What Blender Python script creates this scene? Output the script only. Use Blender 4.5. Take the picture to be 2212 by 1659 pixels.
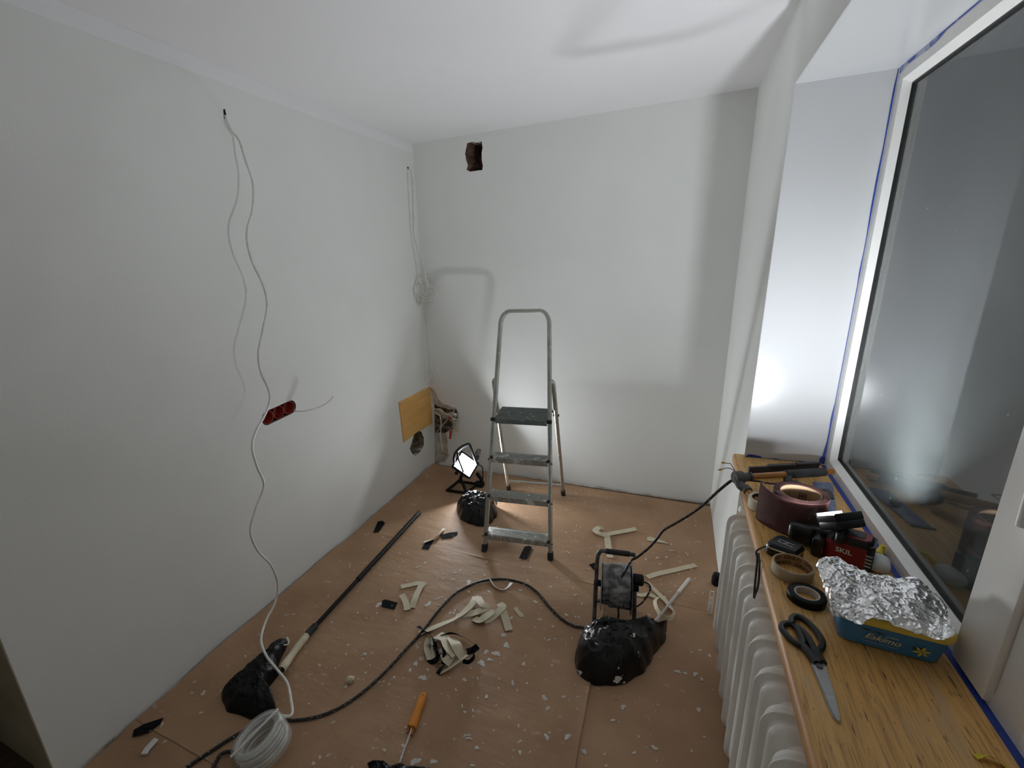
import bpy, bmesh, math, random
from mathutils import Vector as V, Matrix, noise
sc = bpy.context.scene
for o in list(bpy.data.objects): bpy.data.objects.remove(o)
col = sc.collection
# ------------------------------------------------------------------ camera, world, exposure
FPX, YAW, PITCH, ROLL = 989.35, -0.43195, -0.28405, -0.04599
CAM = V((1.81601, -3.19389, 1.66909))
SX, SY = -96.10, 26.29
_f = V((math.sin(YAW)*math.cos(PITCH), math.cos(YAW)*math.cos(PITCH), math.sin(PITCH)))
_r = V((math.cos(YAW), -math.sin(YAW), 0)); _u = _r.cross(_f)
_R = _r*math.cos(ROLL) + _u*math.sin(ROLL); _U = _u*math.cos(ROLL) - _r*math.sin(ROLL)
cd = bpy.data.cameras.new('camera'); cam = bpy.data.objects.new('camera', cd); col.objects.link(cam)
cd.sensor_width = 36; cd.lens = FPX/2212*36; cd.clip_start = .02
cd.shift_x = -SX/2212; cd.shift_y = SY/2212
cam.matrix_world = Matrix(((_R.x, _U.x, -_f.x, CAM.x), (_R.y, _U.y, -_f.y, CAM.y), (_R.z, _U.z, -_f.z, CAM.z), (0, 0, 0, 1)))
sc.camera = cam
w = bpy.data.worlds.new('night'); sc.world = w; w.use_nodes = True
w.node_tree.nodes['Background'].inputs[0].default_value = (.20, .24, .30, 1)
w.node_tree.nodes['Background'].inputs[1].default_value = .012
sc.view_settings.view_transform = 'Standard'; sc.view_settings.look = 'None'
sc.cycles.max_bounces = 16; sc.cycles.diffuse_bounces = 12; sc.cycles.transparent_max_bounces = 12
sc.view_settings.exposure = 0.66; sc.view_settings.gamma = 1.0
LAMP1, LAMP2 = 195.0, 760.0          # emission strength of the two work lamps' LED panels
# ------------------------------------------------------------------ room dimensions and photo rays
W, SK, H = 2.12917, 0.0148, 2.5       # window wall x, skew of back wall, ceiling
ZN, ZS, XS, XF, YR = 2.20755, 0.81892, 2.0931, 2.41158, -1.07122   # niche top, sill top, sill front, window plane, reveal
def ray(x, y): return _f + _R*((x-1106-SX)/FPX) - _U*((y-829.5-SY)/FPX)
def Zp(x, y, z=0.): d = ray(x, y); return CAM + d*((z-CAM.z)/d.z)     # point on a level plane
def Xp(x, y, v=0.): d = ray(x, y); return CAM + d*((v-CAM.x)/d.x)     # point on a plane parallel to left wall
def Yp(x, y, v=0.): d = ray(x, y); return CAM + d*((v-CAM.y)/d.y)     # point on a plane parallel to back wall
def Bp(x, y, off=0.): d = ray(x, y); return CAM + d*((SK*CAM.x-CAM.y-off)/(d.y-SK*d.x))
rnd = random.Random(7)
# ------------------------------------------------------------------ materials
MATS = {}
def mat(name, c, rough=.5, metal=0., c2=None, ns=12., mixpos=(.35, .65), st=(1, 1, 1), bump=0., bs=60., bst=(1, 1, 1), spec=.5,
        specks=None, emit=None, trans=None, coat=0., detail=6.):
    m = bpy.data.materials.new(name); m.use_nodes = True; nt = m.node_tree; n = nt.nodes; L = nt.links.new
    b = n['Principled BSDF']; out = n['Material Output']
    b.inputs['Base Color'].default_value = (*c, 1); b.inputs['Roughness'].default_value = rough
    b.inputs['Metallic'].default_value = metal; b.inputs['Specular IOR Level'].default_value = spec
    if coat: b.inputs['Coat Weight'].default_value = coat
    tc = n.new('ShaderNodeTexCoord')
    def mapping(s):
        mp = n.new('ShaderNodeMapping'); mp.inputs['Scale'].default_value = s; L(tc.outputs['Object'], mp.inputs['Vector']); return mp.outputs[0]
    def ntex(scale, s, det=6.):
        t = n.new('ShaderNodeTexNoise'); t.inputs['Scale'].default_value = scale; t.inputs['Detail'].default_value = det
        L(mapping(s), t.inputs['Vector']); return t.outputs['Fac']
    cur = None
    if c2:
        r = n.new('ShaderNodeValToRGB'); r.color_ramp.elements[0].position = mixpos[0]; r.color_ramp.elements[1].position = mixpos[1]
        r.color_ramp.elements[0].color = (*c, 1); r.color_ramp.elements[1].color = (*c2, 1)
        L(ntex(ns, st, detail), r.inputs[0]); cur = r.outputs[0]
    if specks:
        for (sc_, cc, lo, hi, s_) in specks:
            r = n.new('ShaderNodeValToRGB'); r.color_ramp.elements[0].position = lo; r.color_ramp.elements[1].position = hi
            r.color_ramp.elements[0].color = (0, 0, 0, 1); r.color_ramp.elements[1].color = (1, 1, 1, 1)
            L(ntex(sc_, s_, 3.), r.inputs[0])
            mx = n.new('ShaderNodeMix'); mx.data_type = 'RGBA'
            L(r.outputs[0], mx.inputs[0])
            if cur: L(cur, mx.inputs[6])
            else: mx.inputs[6].default_value = (*c, 1)
            mx.inputs[7].default_value = (*cc, 1); cur = mx.outputs[2]
    if cur: L(cur, b.inputs['Base Color'])
    if bump:
        bp = n.new('ShaderNodeBump'); bp.inputs['Strength'].default_value = bump; bp.inputs['Distance'].default_value = .01
        L(ntex(bs, bst), bp.inputs['Height']); L(bp.outputs[0], b.inputs['Normal'])
    if emit:
        b.inputs['Emission Color'].default_value = (*emit[0], 1); b.inputs['Emission Strength'].default_value = emit[1]
    if trans is not None:
        t = n.new('ShaderNodeBsdfTransparent'); mx = n.new('ShaderNodeMixShader'); mx.inputs[0].default_value = trans
        t.inputs[0].default_value = (.95, .97, .97, 1)
        L(b.outputs[0], mx.inputs[1]); L(t.outputs[0], mx.inputs[2]); L(mx.outputs[0], out.inputs[0])
    MATS[name] = m; return m
WH = (.80, .812, .79)
mat('wall_paint', WH, .62, c2=(.775, .787, .765), ns=3., bump=.05, bs=90., spec=.3)
mat('ceiling_paint', (.79, .78, .79), .75, c2=(.77, .76, .77), ns=2., bump=.04, bs=70., spec=.2)
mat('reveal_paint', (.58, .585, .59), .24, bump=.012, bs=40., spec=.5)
mat('band_paint', (.835, .845, .855), .7, c2=(.82, .83, .84), ns=3.)
mat('plaster_raw', (.36, .31, .25), .9, c2=(.60, .56, .50), ns=14., bump=.6, bs=45.)
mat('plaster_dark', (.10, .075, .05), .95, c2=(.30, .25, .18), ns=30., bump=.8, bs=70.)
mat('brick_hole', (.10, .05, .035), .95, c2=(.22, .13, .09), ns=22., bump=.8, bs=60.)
mat('jamb_paint', (.44, .39, .28), .8, c2=(.36, .31, .21), ns=6., bump=.05)
mat('floorboard', (.11, .065, .035), .7, c2=(.07, .04, .02), ns=8., st=(8, 1, 1))
mat('kraft', (.455, .285, .168), .62, c2=(.34, .202, .116), ns=3.5, mixpos=(.3, .72), bump=.30, bs=8., bst=(1, 2.5, 1), spec=.35,
    specks=[(13., (.52, .41, .32), .66, .78, (1, 1.6, 1)), (240., (.62, .54, .47), .735, .76, (1, 1, 1))])
mat('splat', (.66, .64, .60), .6, c2=(.55, .50, .45), ns=60.)
mat('smear', (.50, .41, .34), .7, c2=(.62, .56, .50), ns=90.)
mat('white_pvc', (.82, .81, .78), .35, c2=(.79, .78, .75), ns=5., specks=[(60., (.45, .42, .38), .76, .80, (1, 1, 1))])
mat('gasket', (.012, .013, .013), .5)
mat('blue_tape', (.020, .055, .33), .55, c2=(.015, .04, .25), ns=30., bump=.1)
mat('blue_tape_painted', (.42, .46, .60), .5, c2=(.04, .08, .40), ns=18., mixpos=(.45, .56), st=(3, 1, 1))
mat('radiator', (.84, .83, .79), .5, c2=(.79, .775, .73), ns=14., bump=.12, bs=110.)
mat('alu', (.50, .50, .46), .42, .75, c2=(.38, .38, .35), ns=9., bump=.05, bs=80., specks=[(55., (.66, .66, .63), .66, .70, (1, 1, .5))])
mat('alu_tread', (.46, .46, .43), .6, .35, c2=(.28, .28, .26), ns=30., st=(1, 9, 1), bump=.3, bs=60., bst=(.3, 8, 1), specks=[(22., (.72, .72, .70), .60, .66, (1, 1, 1))])
mat('tread_plate', (.13, .155, .145), .7, .15, c2=(.19, .21, .20), ns=20., st=(1, 6, 1), bump=.25, bs=50., bst=(.3, 8, 1), specks=[(34., (.48, .48, .45), .66, .70, (1, 1, 1))])
mat('rubber', (.014, .014, .014), .7, c2=(.03, .03, .03), ns=30., specks=[(90., (.35, .34, .33), .73, .76, (1, 1, 1))])
mat('black_plastic', (.007, .007, .008), .5, spec=.18, specks=[(70., (.25, .25, .25), .76, .80, (1, 1, 1))])
mat('teal_plastic', (.012, .05, .075), .45)
mat('bag', (.004, .004, .0045), .30, spec=.35, bump=.8, bs=26., specks=[(19., (.66, .66, .65), .655, .668, (1, 1, 1))])
mat('bag_clean', (.004, .004, .0045), .32, spec=.35, bump=.8, bs=26., specks=[(60., (.55, .55, .54), .77, .79, (1, 1, 1))])
mat('bag_plain', (.003, .003, .0035), .45, spec=.25, bump=.8, bs=26.)
mat('paint_blob', (.70, .70, .69), .4, bump=.2)
mat('white_cable', (.82, .81, .77), .45, c2=(.70, .69, .65), ns=30.)
mat('yellow_wire', (.62, .42, .05), .5); mat('cream_wire', (.62, .55, .42), .55, c2=(.45, .38, .28), ns=25.)
mat('red_plastic', (.42, .050, .030), .55, c2=(.28, .032, .020), ns=30.)
mat('red_valve', (.42, .03, .03), .4)
mat('steel_pipe', (.32, .30, .27), .5, .6, c2=(.2, .17, .13), ns=40.)
mat('plywood', (.80, .47, .15), .6, c2=(.70, .39, .12), ns=4., st=(1, 1, 5), bump=.05, specks=[(16., (.66, .55, .42), .68, .74, (1, 1, 1))])
mat('masking', (.66, .60, .44), .7, c2=(.58, .51, .36), ns=20., bump=.10, bs=120.)
mat('black_tape', (.010, .010, .012), .9, spec=.1, bump=.2, bs=60., specks=[(55., (.55, .55, .53), .68, .71, (1, 1, 1))])
mat('cord', (.016, .015, .015), .55, specks=[(160., (.52, .50, .47), .63, .66, (1, 1, 1))])
mat('reel_cord', (.10, .10, .105), .7, c2=(.50, .50, .50), ns=22., mixpos=(.40, .72), st=(1, 1, 2))
mat('reel_metal', (.03, .03, .032), .5, c2=(.14, .14, .14), ns=25.)
mat('orange_plastic', (.72, .26, .012), .42, c2=(.64, .22, .01), ns=12., specks=[(50., (.75, .6, .5), .74, .77, (1, 1, 1))])
mat('orange_dark', (.40, .11, .01), .5)
mat('orange_paint', (.46, .19, .035), .38, c2=(.36, .145, .03), ns=16., specks=[(60., (.6, .48, .34), .73, .77, (1, 1, 1))])
mat('grey_foam', (.030, .031, .033), .85, c2=(.05, .05, .053), ns=30., bump=.2)
mat('grey_joint', (.055, .055, .058), .65, c2=(.10, .10, .10), ns=22.)
mat('pine', (.80, .48, .165), .40, c2=(.64, .345, .10), ns=4., st=(14, 1, 14), mixpos=(.3, .7), bump=.15, bs=9., bst=(45, 1, 45),
    specks=[(11., (.47, .26, .08), .50, .66, (26, 1, 1)), (6., (.60, .41, .23), .58, .80, (3, 1, 1)), (15., (.20, .10, .04), .655, .70, (11, 1.1, 1)), (44., (.20, .10, .045), .685, .72, (3.5, .8, 1))])
mat('pine_edge', (.50, .24, .08), .5, c2=(.62, .34, .13), ns=5., st=(1, 1, 1), specks=[(30., (.06, .03, .015), .70, .74, (1, .6, 1))])
mat('sandpaper', (.105, .040, .036), .85, c2=(.085, .032, .030), ns=25., bump=.25, bs=420., specks=[(17., (.32, .28, .26), .62, .76, (1, 1, .6))])
mat('sand_core', (.33, .22, .13), .8, c2=(.28, .18, .10), ns=12.)
mat('tape_beige', (.42, .33, .21), .65, c2=(.37, .28, .17), ns=18.)
mat('card_core', (.40, .26, .13), .8, c2=(.34, .21, .10), ns=22.)
mat('ink', (.012, .011, .012), .7); mat('ink_brown', (.06, .03, .02), .8)
mat('core_white', (.50, .46, .42), .7)
mat('laser_black', (.008, .008, .009), .38); mat('laser_red', (.22, .008, .012), .38); mat('laser_grey', (.035, .03, .032), .6)
mat('print_white', (.72, .72, .70), .5); mat('print_grey', (.38, .38, .36), .5)
mat('chrome', (.75, .75, .75), .18, 1.); mat('steel', (.50, .50, .50), .3, .9, c2=(.42, .42, .42), ns=4., st=(1, 20, 1))
mat('tub_blue', (.055, .215, .43), .38, c2=(.048, .19, .38), ns=9.); mat('tub_yellow', (.82, .62, .11), .42)
mat('tub_cream', (.78, .70, .45), .5); mat('flower_yellow', (.68, .54, .07), .5); mat('leaf_dark', (.02, .03, .02), .5)
mat('foil', (.90, .90, .91), .20, 1., bump=.10, bs=40.)
mat('coil_wrap', (.70, .69, .68), .25, trans=.70, bump=.4, bs=25.)
mat('blue_film', (.10, .17, .42), .25, c2=(.40, .46, .60), ns=22., trans=.25)
mat('yellow_plastic', (.66, .52, .03), .45); mat('glue_white', (.72, .74, .71), .35)
mat('clear_tube', (.62, .60, .60), .3, trans=.35)
mat('led', (.95, .97, 1.), .4, emit=((.90, .95, 1.), LAMP1)); mat('led_small', (.95, .97, 1.), .4, emit=((.90, .95, 1.), LAMP2))
def glass_mat():
    m = bpy.data.materials.new('glass'); m.use_nodes = True; nt = m.node_tree; n = nt.nodes; L = nt.links.new
    n.remove(n['Principled BSDF']); out = n['Material Output']
    fr = n.new('ShaderNodeFresnel'); fr.inputs[0].default_value = 2.1
    gl = n.new('ShaderNodeBsdfGlossy'); gl.inputs['Roughness'].default_value = .035
    tr = n.new('ShaderNodeBsdfTransparent'); tr.inputs[0].default_value = (.86, .90, .88, 1)
    df = n.new('ShaderNodeBsdfDiffuse'); df.inputs[0].default_value = (.50, .56, .55, 1)
    tc = n.new('ShaderNodeTexCoord'); nz = n.new('ShaderNodeTexNoise'); nz.inputs['Scale'].default_value = 2.2; nz.inputs['Detail'].default_value = 4
    L(tc.outputs['Object'], nz.inputs['Vector'])
    rp = n.new('ShaderNodeValToRGB'); rp.color_ramp.elements[0].position = .3; rp.color_ramp.elements[1].position = .75
    rp.color_ramp.elements[0].color = (.10,)*3 + (1,); rp.color_ramp.elements[1].color = (.20,)*3 + (1,); L(nz.outputs['Fac'], rp.inputs[0])
    n2 = n.new('ShaderNodeTexNoise'); n2.inputs['Scale'].default_value = 55; n2.inputs['Detail'].default_value = 2; L(tc.outputs['Object'], n2.inputs['Vector'])
    r2 = n.new('ShaderNodeValToRGB'); r2.color_ramp.elements[0].position = .74; r2.color_ramp.elements[1].position = .79; L(n2.outputs['Fac'], r2.inputs[0])
    r2.color_ramp.elements[0].color = (0, 0, 0, 1); r2.color_ramp.elements[1].color = (.35,)*3 + (1,)
    ad = n.new('ShaderNodeMath'); ad.operation = 'ADD'; L(rp.outputs[0], ad.inputs[0]); L(r2.outputs[0], ad.inputs[1])
    m1 = n.new('ShaderNodeMixShader'); L(ad.outputs[0], m1.inputs[0]); L(tr.outputs[0], m1.inputs[1]); L(df.outputs[0], m1.inputs[2])
    m2 = n.new('ShaderNodeMixShader'); L(fr.outputs[0], m2.inputs[0]); L(m1.outputs[0], m2.inputs[1]); L(gl.outputs[0], m2.inputs[2])
    L(m2.outputs[0], out.inputs[0]); MATS['glass'] = m
glass_mat()
# ------------------------------------------------------------------ geometry helpers: a shape is (verts, faces)
def join(*gs):
    vs, fs = [], []
    for g in gs:
        k = len(vs); vs += [V(p) for p in g[0]]; fs += [tuple(i+k for i in f) for f in g[1]]
    return vs, fs
def xf(g, m): return [m @ V(p) for p in g[0]], g[1]
def move(g, t): return [V(p)+V(t) for p in g[0]], g[1]
def bm_geo(bm):
    bm.verts.index_update(); r = [v.co.copy() for v in bm.verts], [tuple(v.index for v in f.verts) for f in bm.faces]; bm.free(); return r
def box(x0, x1, y0, y1, z0, z1, bev=0., seg=2):
    bm = bmesh.new(); bmesh.ops.create_cube(bm, size=1)
    for v in bm.verts: v.co = V((x0+(v.co.x+.5)*(x1-x0), y0+(v.co.y+.5)*(y1-y0), z0+(v.co.z+.5)*(z1-z0)))
    if bev: bmesh.ops.bevel(bm, geom=bm.edges[:], offset=bev, segments=seg, affect='EDGES', profile=.5)
    return bm_geo(bm)
def frame_of(o, u, v_hint):
    u = V(u).normalized(); n = u.cross(V(v_hint)).normalized(); v = n.cross(u)
    return Matrix(((u.x, v.x, n.x, o[0]), (u.y, v.y, n.y, o[1]), (u.z, v.z, n.z, o[2]), (0, 0, 0, 1)))
def prism(outline, vec):
    n = len(outline); a = [V(p) for p in outline]; b = [p+V(vec) for p in a]
    return a+b, [tuple(reversed(range(n))), tuple(range(n, 2*n))]+[(i, (i+1) % n, n+(i+1) % n, n+i) for i in range(n)]
def cr(pts, n=6, closed=False):
    P = [V(p) for p in pts]; out = []; m = len(P)
    for i in range(m if closed else m-1):
        p1, p2 = P[i], P[(i+1) % m]
        p0 = P[(i-1) % m] if closed or i > 0 else p1*2-p2; p3 = P[(i+2) % m] if closed or i < m-2 else p2*2-p1
        for k in range(n):
            t = k/n; out.append(.5*((2*p1)+(p2-p0)*t+(2*p0-5*p1+4*p2-p3)*t*t+(3*p1-p0-3*p2+p3)*t**3))
    if not closed: out.append(P[-1])
    return out
def sweep(path, prof, closed=False, up=None, scale=None):
    """prof: closed list of (a,b) in the section plane"""
    P = [V(p) for p in path]; n = len(P); k = len(prof); vs, fs = [], []
    T = []
    for i in range(n):
        a = P[(i-1) % n] if closed or i > 0 else P[0]; b = P[(i+1) % n] if closed or i < n-1 else P[-1]
        t = b-a; T.append(t.normalized() if t.length > 1e-9 else V((0, 0, 1)))
    N = V(up) if up is not None else (V((0, 0, 1)) if abs(T[0].z) < .9 else V((1, 0, 0)))
    for i in range(n):
        if up is not None: N = V(up)
        N = (N-T[i]*N.dot(T[i])); N = N.normalized() if N.length > 1e-6 else T[i].orthogonal().normalized()
        B = T[i].cross(N); s = scale(i/(n-1)) if scale else 1.
        vs += [P[i]+N*(a*s)+B*(b*s) for a, b in prof]
    for i in range(n if closed else n-1):
        j = (i+1) % n
        for q in range(k): fs.append((i*k+q, i*k+(q+1) % k, j*k+(q+1) % k, j*k+q))
    if not closed: fs += [tuple(reversed(range(k))), tuple((n-1)*k+q for q in range(k))]
    return vs, fs
def circ(r, k=8, ry=None): return [(r*math.cos(2*math.pi*i/k), (ry or r)*math.sin(2*math.pi*i/k)) for i in range(k)]
def tube(path, r, k=8, closed=False, scale=None, up=None): return sweep(path, circ(r, k), closed, up, scale)
def rect(a, b, c=.2):
    c *= min(a, b); return [(a, b-c), (a-c, b), (-a+c, b), (-a, b-c), (-a, -b+c), (-a+c, -b), (a-c, -b), (a, -b+c)]
def lathe(prof, k=40, m=None):
    """closed profile (r,z) loop revolved about z"""
    n = len(prof); vs = [V((r*math.cos(2*math.pi*i/k), r*math.sin(2*math.pi*i/k), z)) for i in range(k) for r, z in prof]
    fs = [(i*n+q, ((i+1) % k)*n+q, ((i+1) % k)*n+(q+1) % n, i*n+(q+1) % n) for i in range(k) for q in range(n)]
    g = (vs, fs); return xf(g, m) if m else g
def cyl(a, b, r, k=20, r2=None, bev=.0):
    a, b = V(a), V(b); d = (b-a).normalized(); return sweep([a, a+d*1e-4, b-d*1e-4, b] if not bev else [a, a+d*bev, b-d*bev, b], circ(r, k),
        scale=(lambda t: 1.) if not bev else None) if not bev else sweep_r([a, a+d*bev, b-d*bev, b], [r-bev, r, r if r2 is None else r2, (r if r2 is None else r2)-bev], k)
def sweep_r(path, rad, k=16):
    g = sweep(path, circ(1., k)); vs = []
    for i, p in enumerate(path):
        for q in range(k): vs.append(V(p)+(g[0][i*k+q]-V(p))*rad[i])
    return vs, g[1]
def ribbon(path, width, tw=None, th=.0006, nrm=(0, 0, 1), n=5):
    """thin strip along a smooth path, tw = twist angle per control point"""
    P = cr(path, n); m = len(P); vs, fs = [], []; c = len(path)
    for i in range(m):
        t = (P[min(i+1, m-1)]-P[max(i-1, 0)]).normalized(); N = V(nrm); N = N-t*N.dot(t)
        N = N.normalized() if N.length > 1e-5 else t.orthogonal().normalized(); s = t.cross(N)
        if tw:
            q = i/n; a = int(min(q, c-2)); f = q-a; ang = tw[a]*(1-f)+tw[min(a+1, c-1)]*f
            s = s*math.cos(ang)+N*math.sin(ang); N = s.cross(t)
        wv = width*(1+.05*noise.noise(P[i]*60))
        vs += [P[i]+s*wv/2, P[i]-s*wv/2, P[i]-s*wv/2+N*th, P[i]+s*wv/2+N*th]
    for i in range(m-1):
        for q in range(4): fs.append((i*4+q, i*4+(q+1) % 4, i*4+4+(q+1) % 4, i*4+4+q))
    fs += [(3, 2, 1, 0), tuple((m-1)*4+q for q in range(4))]
    return vs, fs
_sz = {}
def text_geo(s, size=1., shear=0., bold=0.):
    cu = bpy.data.curves.new('t', 'FONT'); cu.body = s; cu.size = size; cu.align_x = 'CENTER'; cu.align_y = 'CENTER'; cu.shear = shear; cu.offset = bold
    cu.resolution_u = 3
    o = bpy.data.objects.new('t', cu); col.objects.link(o); dg = bpy.context.evaluated_depsgraph_get()
    me = bpy.data.meshes.new_from_object(o.evaluated_get(dg)); g = [v.co.copy() for v in me.vertices], [tuple(p.vertices) for p in me.polygons]
    bpy.data.objects.remove(o); bpy.data.curves.remove(cu); bpy.data.meshes.remove(me); return g
def fbm(p, f): return noise.noise(V(p)*f)
# ------------------------------------------------------------------ scene-object helpers
def mesh_of(name, g, m, smooth=True, ang=40):
    me = bpy.data.meshes.new(name); me.from_pydata([tuple(p) for p in g[0]], [], g[1]); me.update()
    bm = bmesh.new(); bm.from_mesh(me); bmesh.ops.recalc_face_normals(bm, faces=bm.faces[:]); bm.to_mesh(me); bm.free()
    if smooth:
        for p in me.polygons: p.use_smooth = True
        me.set_sharp_from_angle(angle=math.radians(ang))
    me.materials.append(MATS[m] if isinstance(m, str) else m); return me
def tag(o, label=None, cat=None, group=None, kind=None):
    for k, v in (('label', label), ('category', cat), ('group', group), ('kind', kind)):
        if v: o[k] = v
    return o
def thing(name, label, cat, loc, group=None):
    o = bpy.data.objects.new(name, None); o.empty_display_size = .02; o.location = loc; col.objects.link(o); return tag(o, label, cat, group)
def world_loc(o):
    p = V(o.location)
    if o.parent: p += world_loc(o.parent)
    return p
def part(name, g, m, parent, label=None, smooth=True, ang=40, kind=None):
    me = mesh_of(name, ([V(p)-world_loc(parent) for p in g[0]], g[1]), m, smooth, ang)
    o = bpy.data.objects.new(name, me); o.parent = parent; col.objects.link(o); return tag(o, label, None, None, kind)
def solo(name, g, m, label, cat, group=None, kind=None, smooth=True, ang=40):
    c = sum((V(p) for p in g[0]), V())/len(g[0]); c.z = min(p[2] for p in g[0])
    me = mesh_of(name, ([V(p)-c for p in g[0]], g[1]), m, smooth, ang)
    o = bpy.data.objects.new(name, me); o.location = c; col.objects.link(o); return tag(o, label, cat, group, kind)
def struct(name, g, m, smooth=False, label=None):
    o = bpy.data.objects.new(name, mesh_of(name, g, m, smooth)); col.objects.link(o); return tag(o, label, None, None, 'structure')
def cut(o, cutters):
    tmp = []
    for g in cutters:
        t = bpy.data.objects.new('c', mesh_of('c', g, 'wall_paint', False)); col.objects.link(t); tmp.append(t)
        md = o.modifiers.new('b', 'BOOLEAN'); md.operation = 'DIFFERENCE'; md.object = t; md.solver = 'EXACT'
    dg = bpy.context.evaluated_depsgraph_get(); me = bpy.data.meshes.new_from_object(o.evaluated_get(dg))
    o.modifiers.clear(); o.data = me
    for t in tmp: bpy.data.objects.remove(t)
def liner(outline, vec, m, parent, name, jag=.006, seed=0):
    """rough inside of a hole: side walls in rings and a back"""
    n = len(outline); R = 5; vs, fs = [], []; ce = sum((V(p) for p in outline), V())/n
    for r in range(R):
        f = r/(R-1)
        for i, p in enumerate(outline):
            q = V(p)+V(vec)*f; d = noise.noise(q*38+V((seed, 0, 0)))*jag*min(1, f*3); q += (ce-V(p)).normalized()*(d+.0006+.010*f); vs.append(q)
    vs.append(ce+V(vec))
    for r in range(R-1):
        for i in range(n): fs.append((r*n+i, r*n+(i+1) % n, (r+1)*n+(i+1) % n, (r+1)*n+i))
    for i in range(n): fs.append(((R-1)*n+i, (R-1)*n+(i+1) % n, R*n))
    return part(name, (vs, fs), m, parent, smooth=False)
def dense(outline, n=4):
    out = []
    for i, p in enumerate(outline):
        q = outline[(i+1) % len(outline)]
        for k in range(n): out.append(V(p).lerp(V(q), k/n))
    return out
# ------------------------------------------------------------------ the room
floor = struct('floor', box(-1.4, 2.6, -4.4, .3, -.06, 0), 'floorboard')
ceiling = struct('ceiling', box(-1.4, 2.6, -4.4, .35, H, H+.08), 'ceiling_paint')
wall_left = struct('wall_left', box(-.16, 0, -2.755, .3, 0, H), 'wall_paint')
wall_left_near = struct('wall_left_near', join(box(-.16, 0, -4.4, -3.62, 0, H), box(-.16, 0, -3.62, -2.755, 2.05, H)), 'wall_paint')
struct('wall_door_recess', box(-.5, -.161, -2.755, -2.66, 0, H), 'jamb_paint')
struct('wall_corridor', box(-1.4, -1.3, -4.4, -2.6, 0, H), 'jamb_paint')
struct('wall_front', box(-1.4, 2.6, -4.5, -4.4, 0, H), 'wall_paint')
part('door_jamb', box(-.16, -.0005, -2.7585, -2.7552, 0, 2.05), 'jamb_paint', wall_left, smooth=False)
bo = [(-.16, -.16*SK), (W+.35, (W+.35)*SK), (W+.35, .36), (-.16, .36)]
wall_back = struct('wall_back', prism([(x, y, 0) for x, y in bo], (0, 0, H)), 'wall_paint')
# window wall: pier beside the back wall, lintel, near pier, thin wall behind the radiator
pier = [(W, W*SK, 0), (XF+.09, W*SK, 0), (XF+.09, YR+.0134, 0), (XF, YR+.0134, 0), (W, YR, 0)]
wall_right = struct('wall_right', join(prism(pier, (0, 0, H)), box(W, XF+.09, -3.5, YR, ZN, H), box(W, XF+.09, -4.4, -3.5, 0, H),
                                       box(2.26, XF+.09, -3.5, YR, 0, .78)), 'wall_paint')
part('reveal', [(V(p)) for p in [(W+.0015, YR-.0008, ZS), (XF, YR+.0126, ZS), (XF, YR+.0126, ZN), (W+.0015, YR-.0008, ZN)]] and
     prism([(W+.001, YR-.0002, ZS), (XF, YR+.0132, ZS), (XF, YR+.0132, ZN), (W+.001, YR-.0002, ZN)], (0, -.0015, 0)), 'reveal_paint', wall_right, 'glossy white painted window reveal', smooth=False)
part('reveal_top', box(W+.001, XF, -3.5, YR+.01, ZN-.0015, ZN+.0002), 'reveal_paint', wall_right, 'glossy white painted head of the window recess', smooth=False)
# white ceiling paint cut in over the top of the walls
part('paint_band', box(.0002, .0008, -2.755, .0, H-.062, H-.0005), 'band_paint', wall_left, 'band of white ceiling paint along the top of the wall', smooth=False)
# --- holes
vent = dense([Bp(*p) for p in [(1009, 309), (1017, 307), (1030, 308), (1041, 306), (1042, 318), (1040.5, 332), (1041, 350), (1043.5, 358), (1042, 367), (1030, 369), (1015, 371), (1008, 367), (1010.5, 357), (1007, 346), (1004.5, 332), (1007, 319)]], 3)
vent = [p+V((fbm(p, 90)*.003, 0, fbm(p+V((5, 0, 0)), 90)*.003)) for p in vent]
crater = [Bp(*p) for p in [(938, 868), (952, 876), (968, 884), (985, 883), (990, 893), (989, 906), (984, 920), (972, 928), (964, 934), (962, 950), (963, 968), (966, 982), (958, 992), (946, 998), (939, 994)]]
crater = dense([V((max(p.x, .004), p.y, p.z)) for p in crater], 3)
crater = [p+V((fbm(p, 60)*.004, 0, fbm(p+V((9, 0, 0)), 60)*.006)) for p in crater]
cut(wall_back, [prism([p+V((0, -.03, 0)) for p in vent], (0, .22, 0)), prism([p+V((0, -.03, 0)) for p in crater], (0, .075, 0))])
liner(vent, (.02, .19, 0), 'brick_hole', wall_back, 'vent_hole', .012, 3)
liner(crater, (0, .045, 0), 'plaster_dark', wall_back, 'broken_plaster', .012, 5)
patch = dense([Bp(*p) for p in [(928, 834), (941, 846), (946, 862), (957, 872), (975, 878), (987, 881), (985, 885), (950, 880), (937, 872), (931, 850)]], 3)
part('bare_plaster', prism([p+V((fbm(p, 70)*.012, -.0002, fbm(p, 60)*.012)) for p in patch], (0, -.0005, 0)), 'plaster_raw', wall_back, smooth=False)
patch = dense([Bp(*p) for p in [(941, 935), (964, 934), (967, 950), (966, 968), (970, 985), (962, 996), (945, 1001), (939, 1001)]], 3)
part('bare_plaster', prism([p+V((fbm(p, 70)*.012, -.0002, fbm(p, 60)*.012)) for p in patch], (0, -.0005, 0)), 'plaster_raw', wall_back, smooth=False)
rh = dense([Xp(*p) for p in [(894, 936), (905, 930), (912, 936), (916, 948), (915, 962), (908, 976), (897, 985), (889, 979), (885, 968), (890, 956), (892, 946)]], 3)
rh = [p+V((0, fbm(p, 50)*.010, fbm(p+V((3, 0, 0)), 50)*.008)) for p in rh]
slot_c = Xp(604, 891); ax = (Xp(634, 877)-Xp(576, 904)).normalized(); half = .080; rr = .036
az = V((0, -ax.z, ax.y)); az = az if az.z > 0 else -az
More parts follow.
